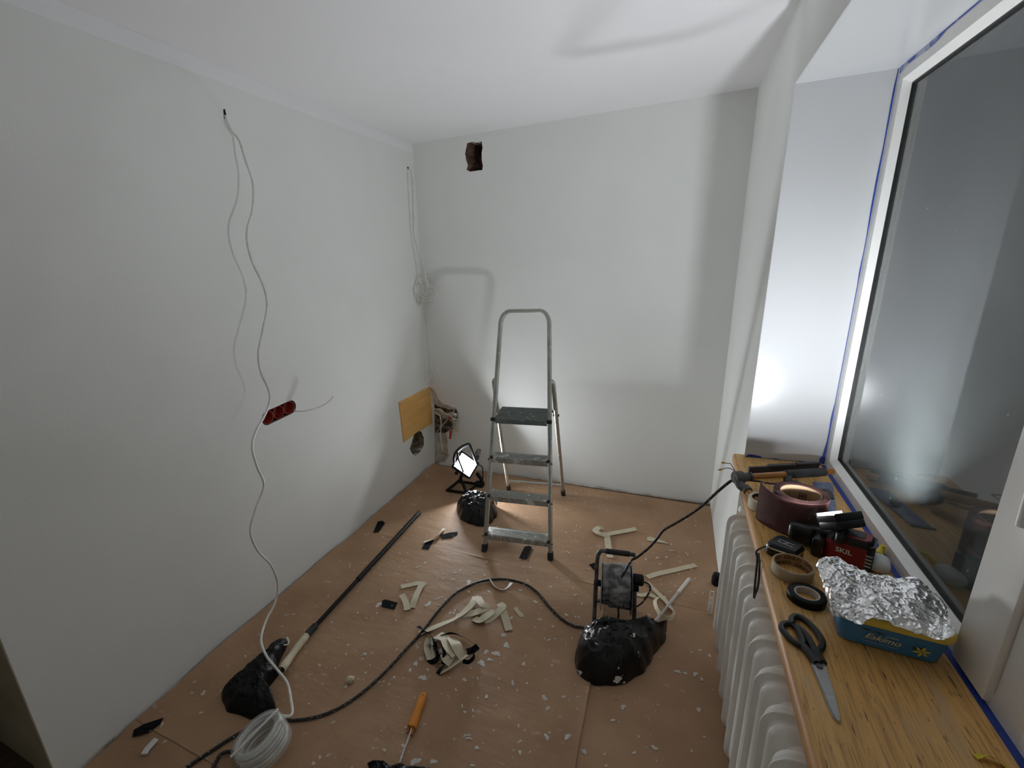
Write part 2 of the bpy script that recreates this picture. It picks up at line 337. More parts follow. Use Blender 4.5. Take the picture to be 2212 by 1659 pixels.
slot = [slot_c+ax*half+(ax*math.cos(t)+az*math.sin(t))*rr for t in [math.radians(-90+i*22.5) for i in range(9)]] + \
       [slot_c-ax*half+(-ax*math.cos(t)-az*math.sin(t))*rr for t in [math.radians(-90+i*22.5) for i in range(9)]]
tophole = dense([Xp(*p) for p in [(482, 236), (486, 235), (488, 243), (490, 252), (488, 258), (484, 256), (483, 246)]], 2)
crack = [Xp(*p) for p in [(879, 361), (882, 360), (884, 363), (882, 367), (880, 366)]]
cut(wall_left, [prism([p+V((.03, 0, 0)) for p in rh], (-.13, 0, 0)), prism([p+V((.03, 0, 0)) for p in slot], (-.095, 0, 0)),
                prism([p+V((.03, 0, 0)) for p in tophole], (-.09, 0, 0)), prism([p+V((.03, 0, 0)) for p in crack], (-.07, 0, 0))])
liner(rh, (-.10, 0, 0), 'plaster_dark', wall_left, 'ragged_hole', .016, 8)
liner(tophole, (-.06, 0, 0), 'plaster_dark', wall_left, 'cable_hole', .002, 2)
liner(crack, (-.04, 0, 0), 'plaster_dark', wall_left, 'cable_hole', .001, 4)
pat = dense([Xp(*p) for p in [(876, 940), (893, 945), (887, 962), (884, 972), (890, 984), (899, 988), (910, 980), (918, 962), (920, 948), (932, 945), (939, 990), (925, 990), (905, 996), (885, 992), (872, 965)]], 2)
# ragged foot of the walls where plaster is broken away above the paper
def foot(name, pts, nrm, m, parent, hmax, seed):
    vs, fs = [], []; k = 0
    P = cr(pts, 14)
    for i, p in enumerate(P):
        h = hmax*(.25+.75*abs(noise.noise(p*9+V((seed, 0, 0)))))
        d = .004+.010*abs(noise.noise(p*14+V((0, seed, 0))))
        vs += [p+V(nrm)*.0006, p+V(nrm)*d, p+V(nrm)*(d*.7)+V((0, 0, h*.6)), p+V(nrm)*.0006+V((0, 0, h))]
    for i in range(len(P)-1):
        for q in range(3): fs.append((i*4+q, i*4+q+1, i*4+q+5, i*4+q+4))
    part(name, (vs, fs), m, parent, smooth=False)
foot('broken_plaster_foot', [(.35, .0, 0), (.8, .008, 0), (1.3, .015, 0), (1.8, .022, 0), (W, .03, 0)], (0, -1, 0), 'plaster_raw', wall_back, .024, 3)
foot('broken_plaster_foot', [(0, -.02, 0), (0, -.5, 0), (0, -1.2, 0), (0, -2., 0), (0, -2.74, 0)], (1, 0, 0), 'plaster_raw', wall_left, .022, 6)
# ------------------------------------------------------------------ window
win = tag(bpy.data.objects.new('window_1', None), 'white plastic window with dark misted glass', None, None, 'structure'); col.objects.link(win); win.location = (XF, -1.6, ZS)
GX = XF+.030; YL, YM = YR-.035, -2.085
def bar_y(y0, y1, prof): return prism([(x, y0, z) for x, z in prof], (0, y1-y0, 0))
part('frame', join(bar_y(-3.5, YR+.03, [(XF, ZS-.03), (XF, ZS+.034), (XF+.004, ZS+.036), (GX, ZS+.048), (XF+.075, ZS+.048), (XF+.075, ZS-.03)]),
                   bar_y(-3.5, YR+.03, [(XF, ZN+.01), (XF, ZN-.045), (GX, ZN-.062), (XF+.075, ZN-.062), (XF+.075, ZN+.01)]),
                   prism([(XF+.0005, YR+.03, ZS-.02), (XF+.0005, YL, ZS-.02), (GX, YL-.006, ZS-.02), (XF+.075, YL-.006, ZS-.02), (XF+.075, YR+.03, ZS-.02)], (0, 0, ZN-ZS+.04))), 'white_pvc', win, smooth=False)
part('stile', box(XF-.012, XF+.06, YM-.115, YM, ZS+.012, ZN-.03, .004), 'white_pvc', win)
part('mullion', box(XF-.001, XF+.074, YM-.20, YM-.118, ZS, ZN, .003), 'white_pvc', win)
part('sash_rail', join(box(XF-.006, XF+.06, -3.4, YM-.202, ZS+.012, ZS+.085, .006), box(XF-.006, XF+.06, YM-.29, YM-.202, ZS+.086, ZN-.05, .006)), 'white_pvc', win)
gb = .0025
part('gasket', join(box(GX-.006, GX+.004, YM+.0005, YL-.004, ZS+.047, ZS+.047+gb), box(GX-.006, GX+.004, YM+.0005, YL-.004, ZN-.062-gb, ZN-.061),
                    box(GX-.006, GX+.004, YL-.006-gb, YL-.005, ZS+.048, ZN-.062), box(GX-.006, GX+.004, YM+.0005, YM+.004, ZS+.048, ZN-.062)), 'gasket', win, smooth=False)
part('pane', box(GX+.001, GX+.006, YM-.02, YL, ZS+.05, ZN-.064), 'glass', win, 'dark misted window glass', smooth=False)
part('pane', box(GX+.001, GX+.006, -3.4, YM-.28, ZS+.086, ZN-.064), 'glass', win, smooth=False)
hy = YM-.146
part('handle', join(box(XF-.024, XF-.011, hy-.018, hy+.014, 1.30, 1.37, .005), tube(cr([(XF-.02, hy, 1.345), (XF-.045, hy, 1.345), (XF-.052, hy+.001, 1.33), (XF-.052, hy+.002, 1.27), (XF-.05, hy+.003, 1.215)], 6), .011, 10)), 'white_pvc', win)
# blue masking tape along the window joints
solo('masking_tape_strip', box(XF-.014, XF-.0004, -3.2, YR-.004, ZS+.0002, ZS+.0016), 'blue_tape', 'dark blue masking tape strip running along the back of the windowsill', 'tape', smooth=False)
def ragged(pts, wfun, nv, sv, th=.0008):
    """ragged tape remnant: pts along a line, sv side direction, nv surface normal"""
    vs, fs = [], []
    for i, p in enumerate(pts):
        a, b = wfun(i/(len(pts)-1), p); vs += [p+V(sv)*a, p+V(sv)*b, p+V(sv)*b+V(nv)*th, p+V(sv)*a+V(nv)*th]
    for i in range(len(pts)-1):
        for q in range(4): fs.append((i*4+q, i*4+(q+1) % 4, i*4+4+(q+1) % 4, i*4+4+q))
    return vs, fs
def ln(a, b, n): return [V(a).lerp(V(b), i/n) for i in range(n+1)]
yv = YR+.0095
solo('masking_tape_strip', ragged(ln((XF-.002, yv-.0015, ZS+.003), (XF-.002, yv-.0015, ZN-.004), 120), lambda t, p: (0, -(.0022+.007*max(0, noise.noise(p*7)+.0)+.008*max(0, 1-t*14)+(.006 if t < .02 else 0))), (0, -1, 0), (1, 0, 0)), 'blue_tape',
     'thin torn blue tape line up the corner between window frame and reveal', 'tape', smooth=False)
solo('masking_tape_strip', ragged(ln((W+.004, YR-.003, ZS+.0015), (XF-.02, YR-.001+.012, ZS+.0015), 60), lambda t, p: (0, .0012+.007*max(0, noise.noise(p*16)+.05)+(.006 if .03 < t < .22 else 0)), (0, -1, 0), (0, 0, 1)), 'blue_tape',
     'torn blue tape along the foot of the bright reveal on the sill', 'tape', smooth=False)
solo('masking_tape_strip', ragged(ln((XF-.0008, YR-.002, ZN-.002), (XF-.0008, -3.0, ZN-.002), 160), lambda t, p: (0, -(.004+.030*max(0, noise.noise(p*4.5+V((4, 0, 0)))+.22))), (-1, 0, 0), (0, 0, 1)), 'blue_tape_painted',
     'paint-smeared blue tape along the top edge of the window frame', 'tape', smooth=False)
# ------------------------------------------------------------------ windowsill and radiator
SE = YR+.022; SN = -3.3
sill = thing('windowsill', 'worn orange pine windowsill board full of tools', 'windowsill', (2.25, -2.2, ZS-.042))
part('board', prism([(x, y, ZS-.042) for x, y in [(XS+.004, SN), (XF, SN), (XF, YR+.0115), (W+.001, YR-.0022), (W-.0005, YR-.0022), (W-.0005, SE), (XS+.004, SE)]], (0, 0, .042)), 'pine', sill, smooth=False)
pr = [(XS+.004, ZS-.042), (XS-.003, ZS-.036), (XS-.005, ZS-.02), (XS-.003, ZS-.006), (XS+.001, ZS-.0012), (XS+.004, ZS)]
part('front_edge', bar_y(SN, SE, pr), 'pine_edge', sill, ang=60)
rad = thing('radiator', 'white cast-iron ribbed radiator under the windowsill', 'radiator', (2.13, -1.9, .09))
def section():
    """one cast-iron section: a rounded blade with a crisp rim, column swellings either side, and hubs"""
    X1, HT, k = .138, .588, 9
    lv = [(-.0535, .046), (-.050, .036), (-.044, .025), (-.036, .0165), (-.028, .0125), (-.020, .0125), (-.013, .0150), (-.008, .0125), (-.004, .0040), (-.0018, .0006)]
    lv = lv+[(-y, i) for y, i in reversed(lv)]; vs, fs = [], []
    for y, i in lv:
        r = max(.012, .044-i*.5)
        for cx, cz, a0 in ((X1-i-r, HT-i-r, 0), (i+r, HT-i-r, 90), (i+r, i+r, 180), (X1-i-r, i+r, 270)):
            for q in range(k+1): a = math.radians(a0+90*q/k); vs.append(V((cx+r*math.cos(a), y, cz+r*math.sin(a))))
    n = 4*(k+1)
    for j in range(len(lv)-1):
        for q in range(n): fs.append((j*n+q, j*n+(q+1) % n, (j+1)*n+(q+1) % n, (j+1)*n+q))
    fs += [tuple(range(n)), tuple((len(lv)-1)*n+q for q in range(n))]
    return join((vs, fs), *[cyl((.069, -.0549, z), (.069, .0549, z), .030, 18) for z in (.060, .528)])
sec_me = mesh_of('section', section(), 'radiator', True, 60)
for i in range(15):
    o = bpy.data.objects.new('section', sec_me); o.parent = rad; o.location = V((2.060, -1.335-.11*i, .094))-V(rad.location); col.objects.link(o)
part('supply_pipe', join(tube(cr([(2.13, -1.215, .627), (2.13, -1.18, .627), (2.155, -1.16, .627), (2.2, -1.16, .60), (2.2, -1.16, .3), (2.2, -1.16, .004)], 6), .0125, 10),
                         tube(cr([(2.13, -1.215, .147), (2.13, -1.19, .147), (2.15, -1.17, .13), (2.16, -1.17, .06), (2.16, -1.17, .004)], 6), .0125, 10)), 'radiator', rad)
# ------------------------------------------------------------------ floor paper
def fz(x, y): return .0045+.0016*noise.noise(V((x*3, y*5, 0)))+.0010*noise.noise(V((x*9, y*16, 4)))
def edge_curl(x, y):
    if x < .085 and y > -2.55:
        t = 1-x/.085; return t*t*(.028*max(0, noise.noise(V((0, y*3.1, 2)))+.35)+.010)
    return 0
def sheet(x0, x1, y0, y1, dz, nx, ny, name, label, seed, skew=0., lift=0.):
    vs, fs = [], []; N = (nx+1)*(ny+1)
    for j in range(ny+1):
        for i in range(nx+1):
            a, b = i/nx, j/ny; x = x0+(x1-x0)*a; y = y0+(y1-y0)*b
            if i in (0, nx): x += .004*noise.noise(V((seed, y*6, 0)))
            if j in (0, ny): y += .004*noise.noise(V((x*6, seed, 0)))
            x += skew*(y-y1)*(1 if a > .5 else 0)*((a-.5)*2)
            z = fz(x, y)+dz+edge_curl(x, y)+lift*max(max(0, 1-(x1-x)/.03)**2, max(0, 1-(y-y0)/.03)**2)*(.4+max(0, noise.noise(V((x*4, y*4, seed))))); vs.append(V((x, y, z)))
    vs += [p-V((0, 0, .0008)) for p in vs]
    for j in range(ny):
        for i in range(nx):
            a = j*(nx+1)+i; q = (a, a+1, a+nx+2, a+nx+1); fs.append(q); fs.append(tuple(N+k for k in reversed(q)))
    ring = [i for i in range(nx+1)]+[j*(nx+1)+nx for j in range(1, ny+1)]+[ny*(nx+1)+i for i in range(nx-1, -1, -1)]+[j*(nx+1) for j in range(ny-1, 0, -1)]
    for k in range(len(ring)): a, b = ring[k], ring[(k+1) % len(ring)]; fs.append((b, a, a+N, b+N))
    solo(name, (vs, fs), 'kraft', label, 'floor paper', 'brown protective paper sheets', ang=70)
sheet(.012, 2.1275, -1.085, -.012, .0, 120, 70, 'protective_paper', 'brown protective paper sheet along the back wall under the ladder', 3, 0., .005)
sheet(.012, 1.60, -2.505, -1.072, .0018, 100, 90, 'protective_paper', 'large brown protective paper sheet in the middle of the floor', 9, -.02, .004)
sheet(1.588, 2.255, -3.6, -1.076, .0006, 40, 120, 'protective_paper', 'brown protective paper sheet beside the radiator', 14)
sheet(.012, 1.60, -3.6, -2.492, .0006, 80, 60, 'protective_paper', 'brown protective paper sheet at the near left corner', 21)
TOP = .0030
def gz(x, y): return fz(x, y)+TOP
def G(px, py, dz=0.):
    p = Zp(px, py, .007+dz); p.z = gz(p.x, p.y)+dz; return p
# ------------------------------------------------------------------ step ladder
M0 = V((1.0675, -.9795, 0)); e = V((.399, .055, 0)).normalized(); d_ = V((-e.y, e.x, 0))
def Lp(a, b, z): return M0+e*a+d_*b+V((0, 0, z))
lad = thing('step_ladder', 'paint-spattered aluminium step ladder with three treads and a platform', 'ladder', M0)
ZT, BT, HW0, HWT = 1.39, .375, .196, .139
def rail(z): t = z/ZT; return HW0+(HWT-HW0)*t, BT*t
lean = (Lp(0, BT, ZT)-M0).normalized(); zb = .012
def rp(s, z): a, b = rail(z); return Lp(s*a, b, z)
r_ = .062; path = [rp(-1, zb), rp(-1, .5), rp(-1, 1.0), rp(-1, ZT-r_*1.3)]
cl = rp(-1, ZT-r_*1.3)+e*r_+ (rp(-1, ZT-r_*1.3)-rp(-1, 1.0)).normalized()*.0
for i in range(1, 8):
    a = math.radians(180-90*i/8); path.append(cl+e*(r_*math.cos(a))+lean*(r_*1.25*math.sin(a)))
crr = rp(1, ZT-r_*1.3)-e*r_
for i in range(1, 8):
    a = math.radians(90-90*i/8); path.append(crr+e*(r_*math.cos(a))+lean*(r_*1.25*math.sin(a)))
path += [rp(1, ZT-r_*1.3), rp(1, 1.0), rp(1, .5), rp(1, zb)]
nrm = e.cross(lean)
part('front_frame', sweep(path, rect(.019, .0115, .5), up=nrm), 'alu', lad)
for s in (-1, 1):
    p = rp(s, .0); q = rp(s, .045)
    part('rubber_foot', sweep([p+V((0, 0, gz(p.x, p.y)-.002)), q], rect(.023, .0155, .3), up=nrm), 'rubber', lad, 'black rubber foot')
for z in (.115, .338, .560):
    a, b = rail(z); x0 = a-.008
    c0 = M0+d_*(b-.028)+V((0, 0, z))
    m = frame_of(c0, e, d_)
    tr = part('tread', xf(join(box(-x0, x0, 0, .085, -.003, 0), box(-x0, x0, -.003, 0, -.032, .0005, .001), box(-x0, x0, .083, .086, -.022, 0), *[box(-x0+.012, x0-.012, .006+k*.0115, .0115+k*.0115, 0, .0018) for k in range(6)]), m), 'alu_tread', lad, 'grooved tread crusted with paint', smooth=False)
    for s in (-1, 1):
        part('bracket', xf(join(box(s*x0-.009, s*x0+.009, -.008, .012, -.006, .006, .002), cyl((s*(x0+.018), .006, -.016), (s*(x0+.024), .006, -.016), .005, 8)), m), 'rubber', tr)
z = .782; a, b = rail(z); c0 = M0+d_*(b-.03)+V((0, 0, z)); m = frame_of(c0, e, d_)
pl = part('platform', xf(join(box(-a+.006, a-.006, 0, .235, -.004, 0), box(-a+.012, a-.012, -.004, .001, -.028, .001, .001), *[box(-a+.012, a-.012, .008+k*.0125, .0145+k*.0125, 0, .0018) for k in range(18)]), m), 'tread_plate', lad, 'dark grey grooved platform', smooth=False)
for s in (-1, 1): part('platform_bracket', xf(box(s*a-.014, s*a+.014, -.006, .016, -.014, .004, .002), m), 'rubber', pl)
zh = .975; ah, bh = rail(zh); RB = .775; RW = .203
def rear(s, t): return Lp(s*(ah+.020+(RW-ah-.020)*t), bh+.012+(RB-bh-.012)*t, zh*(1-t)+.012*t)
for s in (-1, 1):
    top = rear(s, 0)
    part('rear_leg', tube(cr([Lp(s*(ah+.002), bh+.004, zh+.012), Lp(s*(ah+.014), bh+.010, zh+.016), rear(s, .03), rear(s, .3), rear(s, .7), rear(s, 1)], 6), .0125, 10), 'alu', lad)
    p = rear(s, 1); p.z = gz(p.x, p.y)-.001; part('rubber_foot', cyl(p, rear(s, .955), .017, 12), 'rubber', lad)
    q = rear(s, .235); part('brace', join(cyl(q-e*.018, q+e*.018, .008, 10), tube([q, Lp(s*(a-.01), b+.19, z-.006)], .006, 8)), 'rubber', lad)
part('crossbar', tube([rear(-1, .905), rear(1, .905)], .010, 10), 'alu', lad)
# ------------------------------------------------------------------ work light in the corner
PC = Yp(1006, 1004, -.33); N1 = V((.62, -.56, .52)).normalized()
def onp(px, py, off=0.): d = ray(px, py); o = PC+N1*off; return CAM+d*((o-CAM).dot(N1)/d.dot(N1))
u1 = (onp(1029, 1004)-onp(998, 982)).normalized(); v1 = N1.cross(u1)
ML = Matrix(((u1.x, v1.x, N1.x, PC.x), (u1.y, v1.y, N1.y, PC.y), (u1.z, v1.z, N1.z, PC.z), (0, 0, 0, 1)))
wl = thing('work_light', 'lit LED work light with black tubular stand in the room corner', 'work light', (.45, -.34, gz(.45, -.34)))
hw, hh = .080, .070
part('head', xf(join(box(-hw, hw, -hh, hh, -.050, -.006, .012, 3), box(-hw+.015, hw-.015, -hh+.015, hh-.015, -.075, -.045, .01), *[box(-hw+.02+k*.017, -hw+.026+k*.017, -hh+.012, hh-.012, -.090, -.07) for k in range(7)]), ML), 'teal_plastic', wl, 'dark teal lamp housing with cooling fins')
part('bezel', xf(join(box(-hw-.004, hw+.004, hh-.010, hh+.004, -.014, .004, .003), box(-hw-.004, hw+.004, -hh-.004, -hh+.010, -.014, .004, .003), box(-hw-.004, -hw+.010, -hh, hh, -.014, .004, .003), box(hw-.010, hw+.004, -hh, hh, -.014, .004, .003)), ML), 'black_plastic', wl)
part('led_panel', xf(box(-hw+.011, hw-.011, -hh+.011, hh-.011, -.0055, -.003), ML), 'led', wl, 'glowing white LED panel', smooth=False)
hpts = [onp(*p, .012) for p in [(981, 1002), (981, 988), (986, 976), (999, 965), (1012, 959), (1017, 967), (1023, 984), (1031, 1004)]]
hd = part('carry_handle', tube(cr(hpts, 6), .0095, 10), 'black_plastic', wl, 'black carrying handle over the lamp head')
part('grip', tube(cr([onp(*p, .012) for p in [(983, 982), (989, 973), (999, 965), (1008, 961)]], 5), .0135, 10), 'rubber', hd)
part('handle_bar', tube([onp(988, 978, .016), onp(991, 994, .02), onp(1001, 1020, .02)], .0075, 8), 'black_plastic', wl)
part('tilt_knob', cyl(onp(986, 1022, -.035), onp(986, 1022, .004), .014, 14), 'black_plastic', wl)
def bs(px, py, y=-.37): return Yp(px, py, y)
b0 = G(966, 1062); b1 = G(1007, 1068); b2 = b1+V((.03, .16, 0)); b3 = b0+V((.02, .16, 0))
for q in (b2, b3): q.z = gz(q.x, q.y)
up = V((0, 0, .012)); top = bs(995, 1034, -.35)
part('stand', join(tube([b0+up, b1+up, b2+up, b3+up], .011, 10, closed=True), tube(cr([b1+up, (b1+top)*.5+V((.004, 0, .01)), top, onp(1000, 1022, -.02)], 5), .0125, 10), tube(cr([b0+up, (b0+top)*.5, top], 5), .0095, 10)), 'black_plastic', wl)
part('rear_foot', join(tube(cr([b2+up, b2+V((.03, .0, .05)), onp(1030, 1022, -.05)], 5), .014, 10), box(b2.x-.02, b2.x+.05, b2.y-.03, b2.y+.02, b2.z+.001, b2.z+.035, .008)), 'black_plastic', wl)
cpts = []
for i in range(150):
    t = i/149; a = t*2*math.pi*7; c = onp(1029, 990, -.06).lerp(onp(1033, 975, -.08), t); cpts.append(c+u1*(.017*math.cos(a))+(N1*.4+v1*.6).normalized()*(.028*math.sin(a))+V((0, 0, .0)))
part('wound_cord', tube(cpts, .0036, 6), 'reel_cord', wl, 'dusty cord wound behind the lamp')
part('cord', tube(cr([onp(1031, 1003, -.02), onp(1041, 1008, -.03), onp(1043, 1022, -.04), b2+V((.04, .0, .03))], 6), .0038, 6), 'black_plastic', wl)
# ------------------------------------------------------------------ crumpled bags as folded domes
def dome(outline, Hh, m=None, fold=.012, ff=14., seed=0., rings=44, k=150, peak=(0, 0), power=2.4, lift=.0, ridges=None):
    O = cr(outline, max(2, k//len(outline)), closed=True); n = len(O); c = sum(O, V())/n; c = c+V((peak[0], peak[1], 0))
    vs, fs = [], []
    for r in range(1, rings+1):
        s = r/rings
        for i, p in enumerate(O):
            q = c.lerp(p, min(1., s*1.0)); h = Hh*(max(0, 1-s**power))**.55
            w0 = V((q.x*ff, q.y*ff, seed)); nn = (1-2.2*abs(noise.noise(w0)))*.6+(1-2.2*abs(noise.noise(w0*2.3)))*.34+(1-2.2*abs(noise.noise(w0*5.1)))*.20+(1-2.2*abs(noise.noise(w0*9.7+V((4, 2, 0)))))*.10
            z = h+fold*nn*(1-s**6)*(.35+.65*min(1, h/Hh*1.6))
            if ridges: z += ridges(q, s)
            dx = V((noise.noise(w0*1.7+V((9, 0, 0))), noise.noise(w0*1.7+V((0, 9, 0))), 0))*fold*.55
            vs.append(V((q.x+dx.x, q.y+dx.y, gz(q.x, q.y)+max(.001, z)+lift)))
    vs.append(V((c.x, c.y, gz(c.x, c.y)+Hh+lift))); top = len(vs)-1; vs.append(V((c.x, c.y, gz(c.x, c.y)+.0005))); bot = len(vs)-1
    for i in range(n): fs.append((top, i, (i+1) % n))
    for r in range(rings-1):
        for i in range(n): fs.append((r*n+i, (r+1)*n+i, (r+1)*n+(i+1) % n, r*n+(i+1) % n))
    for i in range(n): fs.append(((rings-1)*n+i, bot, (rings-1)*n+(i+1) % n))
    return vs, fs
def F(*pts): return [Zp(x, y, .004) for x, y in pts]
# bag beside the work light
bg = thing('plastic_bag', 'crumpled black plastic bag behind the ladder below the work light', 'bag', Zp(1030, 1110, .0), 'black plastic bags')
part('bag', dome(F((988, 1098), (994, 1118), (1012, 1132), (1040, 1138), (1062, 1132), (1072, 1112), (1070, 1094), (1050, 1082), (1020, 1078), (998, 1084)), .095, fold=.030, ff=15., seed=2., power=2.3), 'bag_clean', bg, ang=80)
q = Yp(1073, 1089, -.5); part('paint_rag', dome([q+V((-.012, -.02, 0)), q+V((.01, -.02, 0)), q+V((.012, .012, 0)), q+V((-.008, .014, 0))], .05, fold=.006, rings=10, k=30, lift=.06), 'paint_blob', bg, 'white painted scrap')
# big bag with paint in front of the cable reel
bg = thing('plastic_bag', 'large black plastic bag smeared with white paint in front of the cable reel', 'bag', Zp(1330, 1420, 0), 'black plastic bags')
part('bag', dome(F((1243, 1412), (1245, 1440), (1254, 1462), (1285, 1482), (1325, 1487), (1362, 1474), (1395, 1445), (1425, 1405), (1436, 1378), (1400, 1384), (1360, 1380), (1325, 1376), (1290, 1374), (1262, 1384)), .130, fold=.026, ff=10., seed=6., power=3.2, peak=(-.03, .02)), 'bag', bg, ang=80)
fl = [Yp(x, y, -1.40) for x, y in [(1352, 1345), (1395, 1347), (1436, 1341), (1441, 1352)]]
vs = []; 
flap_top = [Yp(1330, 1352, -1.36), Yp(1355, 1344, -1.36), Yp(1380, 1346, -1.36), Yp(1405, 1349, -1.35), Yp(1428, 1346, -1.34), Yp(1440, 1342, -1.33)]
flap_bot = [Zp(1320, 1440, .03), Zp(1350, 1452, .02), Zp(1378, 1440, .012), Zp(1402, 1420, .010), Zp(1424, 1395, .010), Zp(1439, 1365, .010)]
A_, B_ = cr(flap_top, 8), cr(flap_bot, 8); nA = len(A_); nb = 22; gv, gf = [], []
for j in range(nb+1):
    for i in range(nA):
        p = A_[i].lerp(B_[i], j/nb); p.z = max(p.z, 0)+.018*math.sin(math.pi*j/nb)*(1-i/nA*.5); w0 = V((p.x*16, p.y*16, 3)); p = p+V((noise.noise(w0)*.008, noise.noise(w0+V((5, 0, 0)))*.008, (1-2*abs(noise.noise(w0*1.6)))*.010)); p.z = max(p.z, gz(p.x, p.y)+.001); gv.append(p)
for j in range(nb):
    for i in range(nA-1): gf.append((j*nA+i, j*nA+i+1, (j+1)*nA+i+1, (j+1)*nA+i))
N_ = len(gv); gv += [p+V((.0015, .002, -.0015)) for p in gv]; gf += [tuple(N_+k for k in reversed(f)) for f in gf]
part('flap', (gv, gf), 'bag_clean', bg, 'flat open mouth of the bag', ang=80)
# roller wrapped in a bag at the end of the extension pole
bg = thing('plastic_bag', 'black plastic bag wrapped round a paint roller beside the white cable coil', 'bag', Zp(545, 1480, 0), 'black plastic bags')
part('bag', dome(F((478, 1504), (482, 1524), (502, 1543), (534, 1552), (560, 1554), (588, 1543), (599, 1528), (586, 1504), (582, 1488), (600, 1460), (604, 1440), (618, 1405), (622, 1388), (612, 1385), (582, 1412), (555, 1432), (530, 1456), (498, 1482)), .060, fold=.016, ff=13., seed=11., power=3.0), 'bag_plain', bg, ang=80)
q = G(615, 1392, .045); part('torn_edge', ribbon([G(620, 1377, .045), G(624, 1385, .044), G(622, 1392, .043), G(613, 1394, .045)], .006, th=.001), 'paint_blob', bg)
# bag at the bottom edge of the picture
bg = thing('plastic_bag', 'black plastic bag edge at the very bottom of the picture', 'bag', Zp(900, 1680, 0), 'black plastic bags')
part('bag', dome(F((794, 1650), (796, 1662), (800, 1700), (860, 1740), (960, 1740), (1010, 1700), (960, 1668), (900, 1662), (860, 1656), (830, 1657), (812, 1648)), .022, fold=.010, ff=16., seed=15., power=3.5), 'bag_plain', bg, ang=80)
# ------------------------------------------------------------------ extension pole
pole = thing('extension_pole', 'long black extension pole with a masking-taped grip lying by the left wall', 'pole', G(780, 1245))
pa, pb = G(905, 1108, .013), G(652, 1384, .022); pm = pa.lerp(pb, .62); pc = G(608, 1447, .040)
part('outer_tube', cyl(pa, pm, .0135, 16), 'black_plastic', pole); part('inner_tube', cyl(pm, pb, .0105, 16), 'black_plastic', pole)
part('end_cap', cyl(pa+(pa-pb).normalized()*.004, pa-(pa-pb).normalized()*.05, .0150, 16), 'rubber', pole)
dd = (pb-pm).normalized()
part('lock_sleeve', sweep_r([pb-dd*.10, pb-dd*.095, pb-dd*.03, pb-dd*.025], [.012, .0165, .0165, .012], 16), 'rubber', pole)
gp = cr([pb-dd*.03, pb.lerp(pc, .3), pb.lerp(pc, .65), pc], 8)
part('taped_grip', sweep_r(gp, [.0165+.004*noise.noise(p*45) for p in gp], 14), 'masking', pole, 'grip wrapped in cream masking tape')
part('tape_smear', sweep_r([pc.lerp(pb, .12), pc], [.018, .014], 12), 'black_tape', pole)
# ------------------------------------------------------------------ cords
cordp = [(1312, 1392), (1284, 1374), (1262, 1357), (1240, 1352), (1215, 1338), (1188, 1312), (1162, 1281), (1132, 1261), (1085, 1251), (1035, 1257), (988, 1279), (950, 1316), (922, 1352), (905, 1373), (878, 1402), (838, 1446), (790, 1490), (742, 1524), (692, 1547), (640, 1556), (590, 1555), (545, 1570), (500, 1594), (458, 1622), (420, 1647), (392, 1668), (380, 1690), (420, 1700), (455, 1668), (475, 1634), (500, 1626), (520, 1640), (524, 1660), (510, 1690)]
pts = [G(x, y, .0065) for x, y in cordp]
for i in (29, 30): pts[i] = pts[i]+V((0, 0, .004))
solo('floor_cable', tube(cr(pts, 8), .0062, 8), 'cord', 'black paint-flecked cord curving across the paper floor', 'cord')
# ------------------------------------------------------------------ cable reel
RY = -1.28; RA = V((1., .14, 0)).normalized(); RC = V((1.655, RY, 0)); RZ = .185
reel = thing('cable_reel', 'dusty black cable reel with a ribbed carrying handle', 'cable reel', (RC.x, RC.y, gz(RC.x, RC.y)))
RD = V((-RA.y, RA.x, 0))
def Rp(a, b, z): return RC+RA*a+RD*b+V((0, 0, z))
for s in (-1, 1):
    m = frame_of(Rp(s*.066, 0, RZ), RD, (0, 0, 1))
    part('flange', lathe([(.018, -.0015), (.118, -.0015), (.121, .0), (.118, .0015), (.018, .0015)], 44, m), 'reel_metal', reel, 'thin metal side disc of the reel')
hel = []
for L_, r0 in ((0, .088), (1, .096)):
    for i in range(17*18+1):
        t = i/(17*18); a = t*2*math.pi*17; s = (-.060+.120*t) if L_ == 0 else (.058-.116*t)
        rr_ = r0+.004*noise.noise(V((t*30, L_, 0)))-(.010 if L_ and t > .75 else 0); hel.append(Rp(s, rr_*math.cos(a), RZ+rr_*math.sin(a)))
part('wound_cable', join(tube(hel, .0043, 7), cyl(Rp(-.062, 0, RZ), Rp(.062, 0, RZ), .086, 30)), 'reel_cord', reel, 'dusty grey cable wound on the drum')
fr = [Rp(-.092, -.085, .010), Rp(-.092, -.06, .06), Rp(-.090, -.02, RZ), Rp(-.089, .0, RZ+.12), Rp(-.080, .002, RZ+.165), Rp(-.055, .003, RZ+.176), Rp(.055, .003, RZ+.176), Rp(.075, .003, RZ+.172)]
part('frame', join(tube(cr(fr, 6), .0095, 10), tube(cr([Rp(-.092, .09, .010), Rp(-.092, .06, .06), Rp(-.092, .0, RZ)], 6), .0095, 10), tube([Rp(-.092, -.085, .010), Rp(.080, -.085, .010)], .0085, 8), tube([Rp(-.092, .09, .010), Rp(.080, .09, .010)], .0085, 8),
     tube(cr([Rp(.080, -.085, .010), Rp(.084, -.05, .07), Rp(.084, .0, RZ)], 6), .0095, 10), tube(cr([Rp(.080, .09, .010), Rp(.084, .05, .07), Rp(.084, .0, RZ)], 6), .0095, 10)), 'reel_metal', reel)
part('axle', cyl(Rp(-.10, 0, RZ), Rp(.10, 0, RZ), .015, 14), 'black_plastic', reel)
hx = [Rp(-.052+.104*i/26, .003, RZ+.176) for i in range(27)]
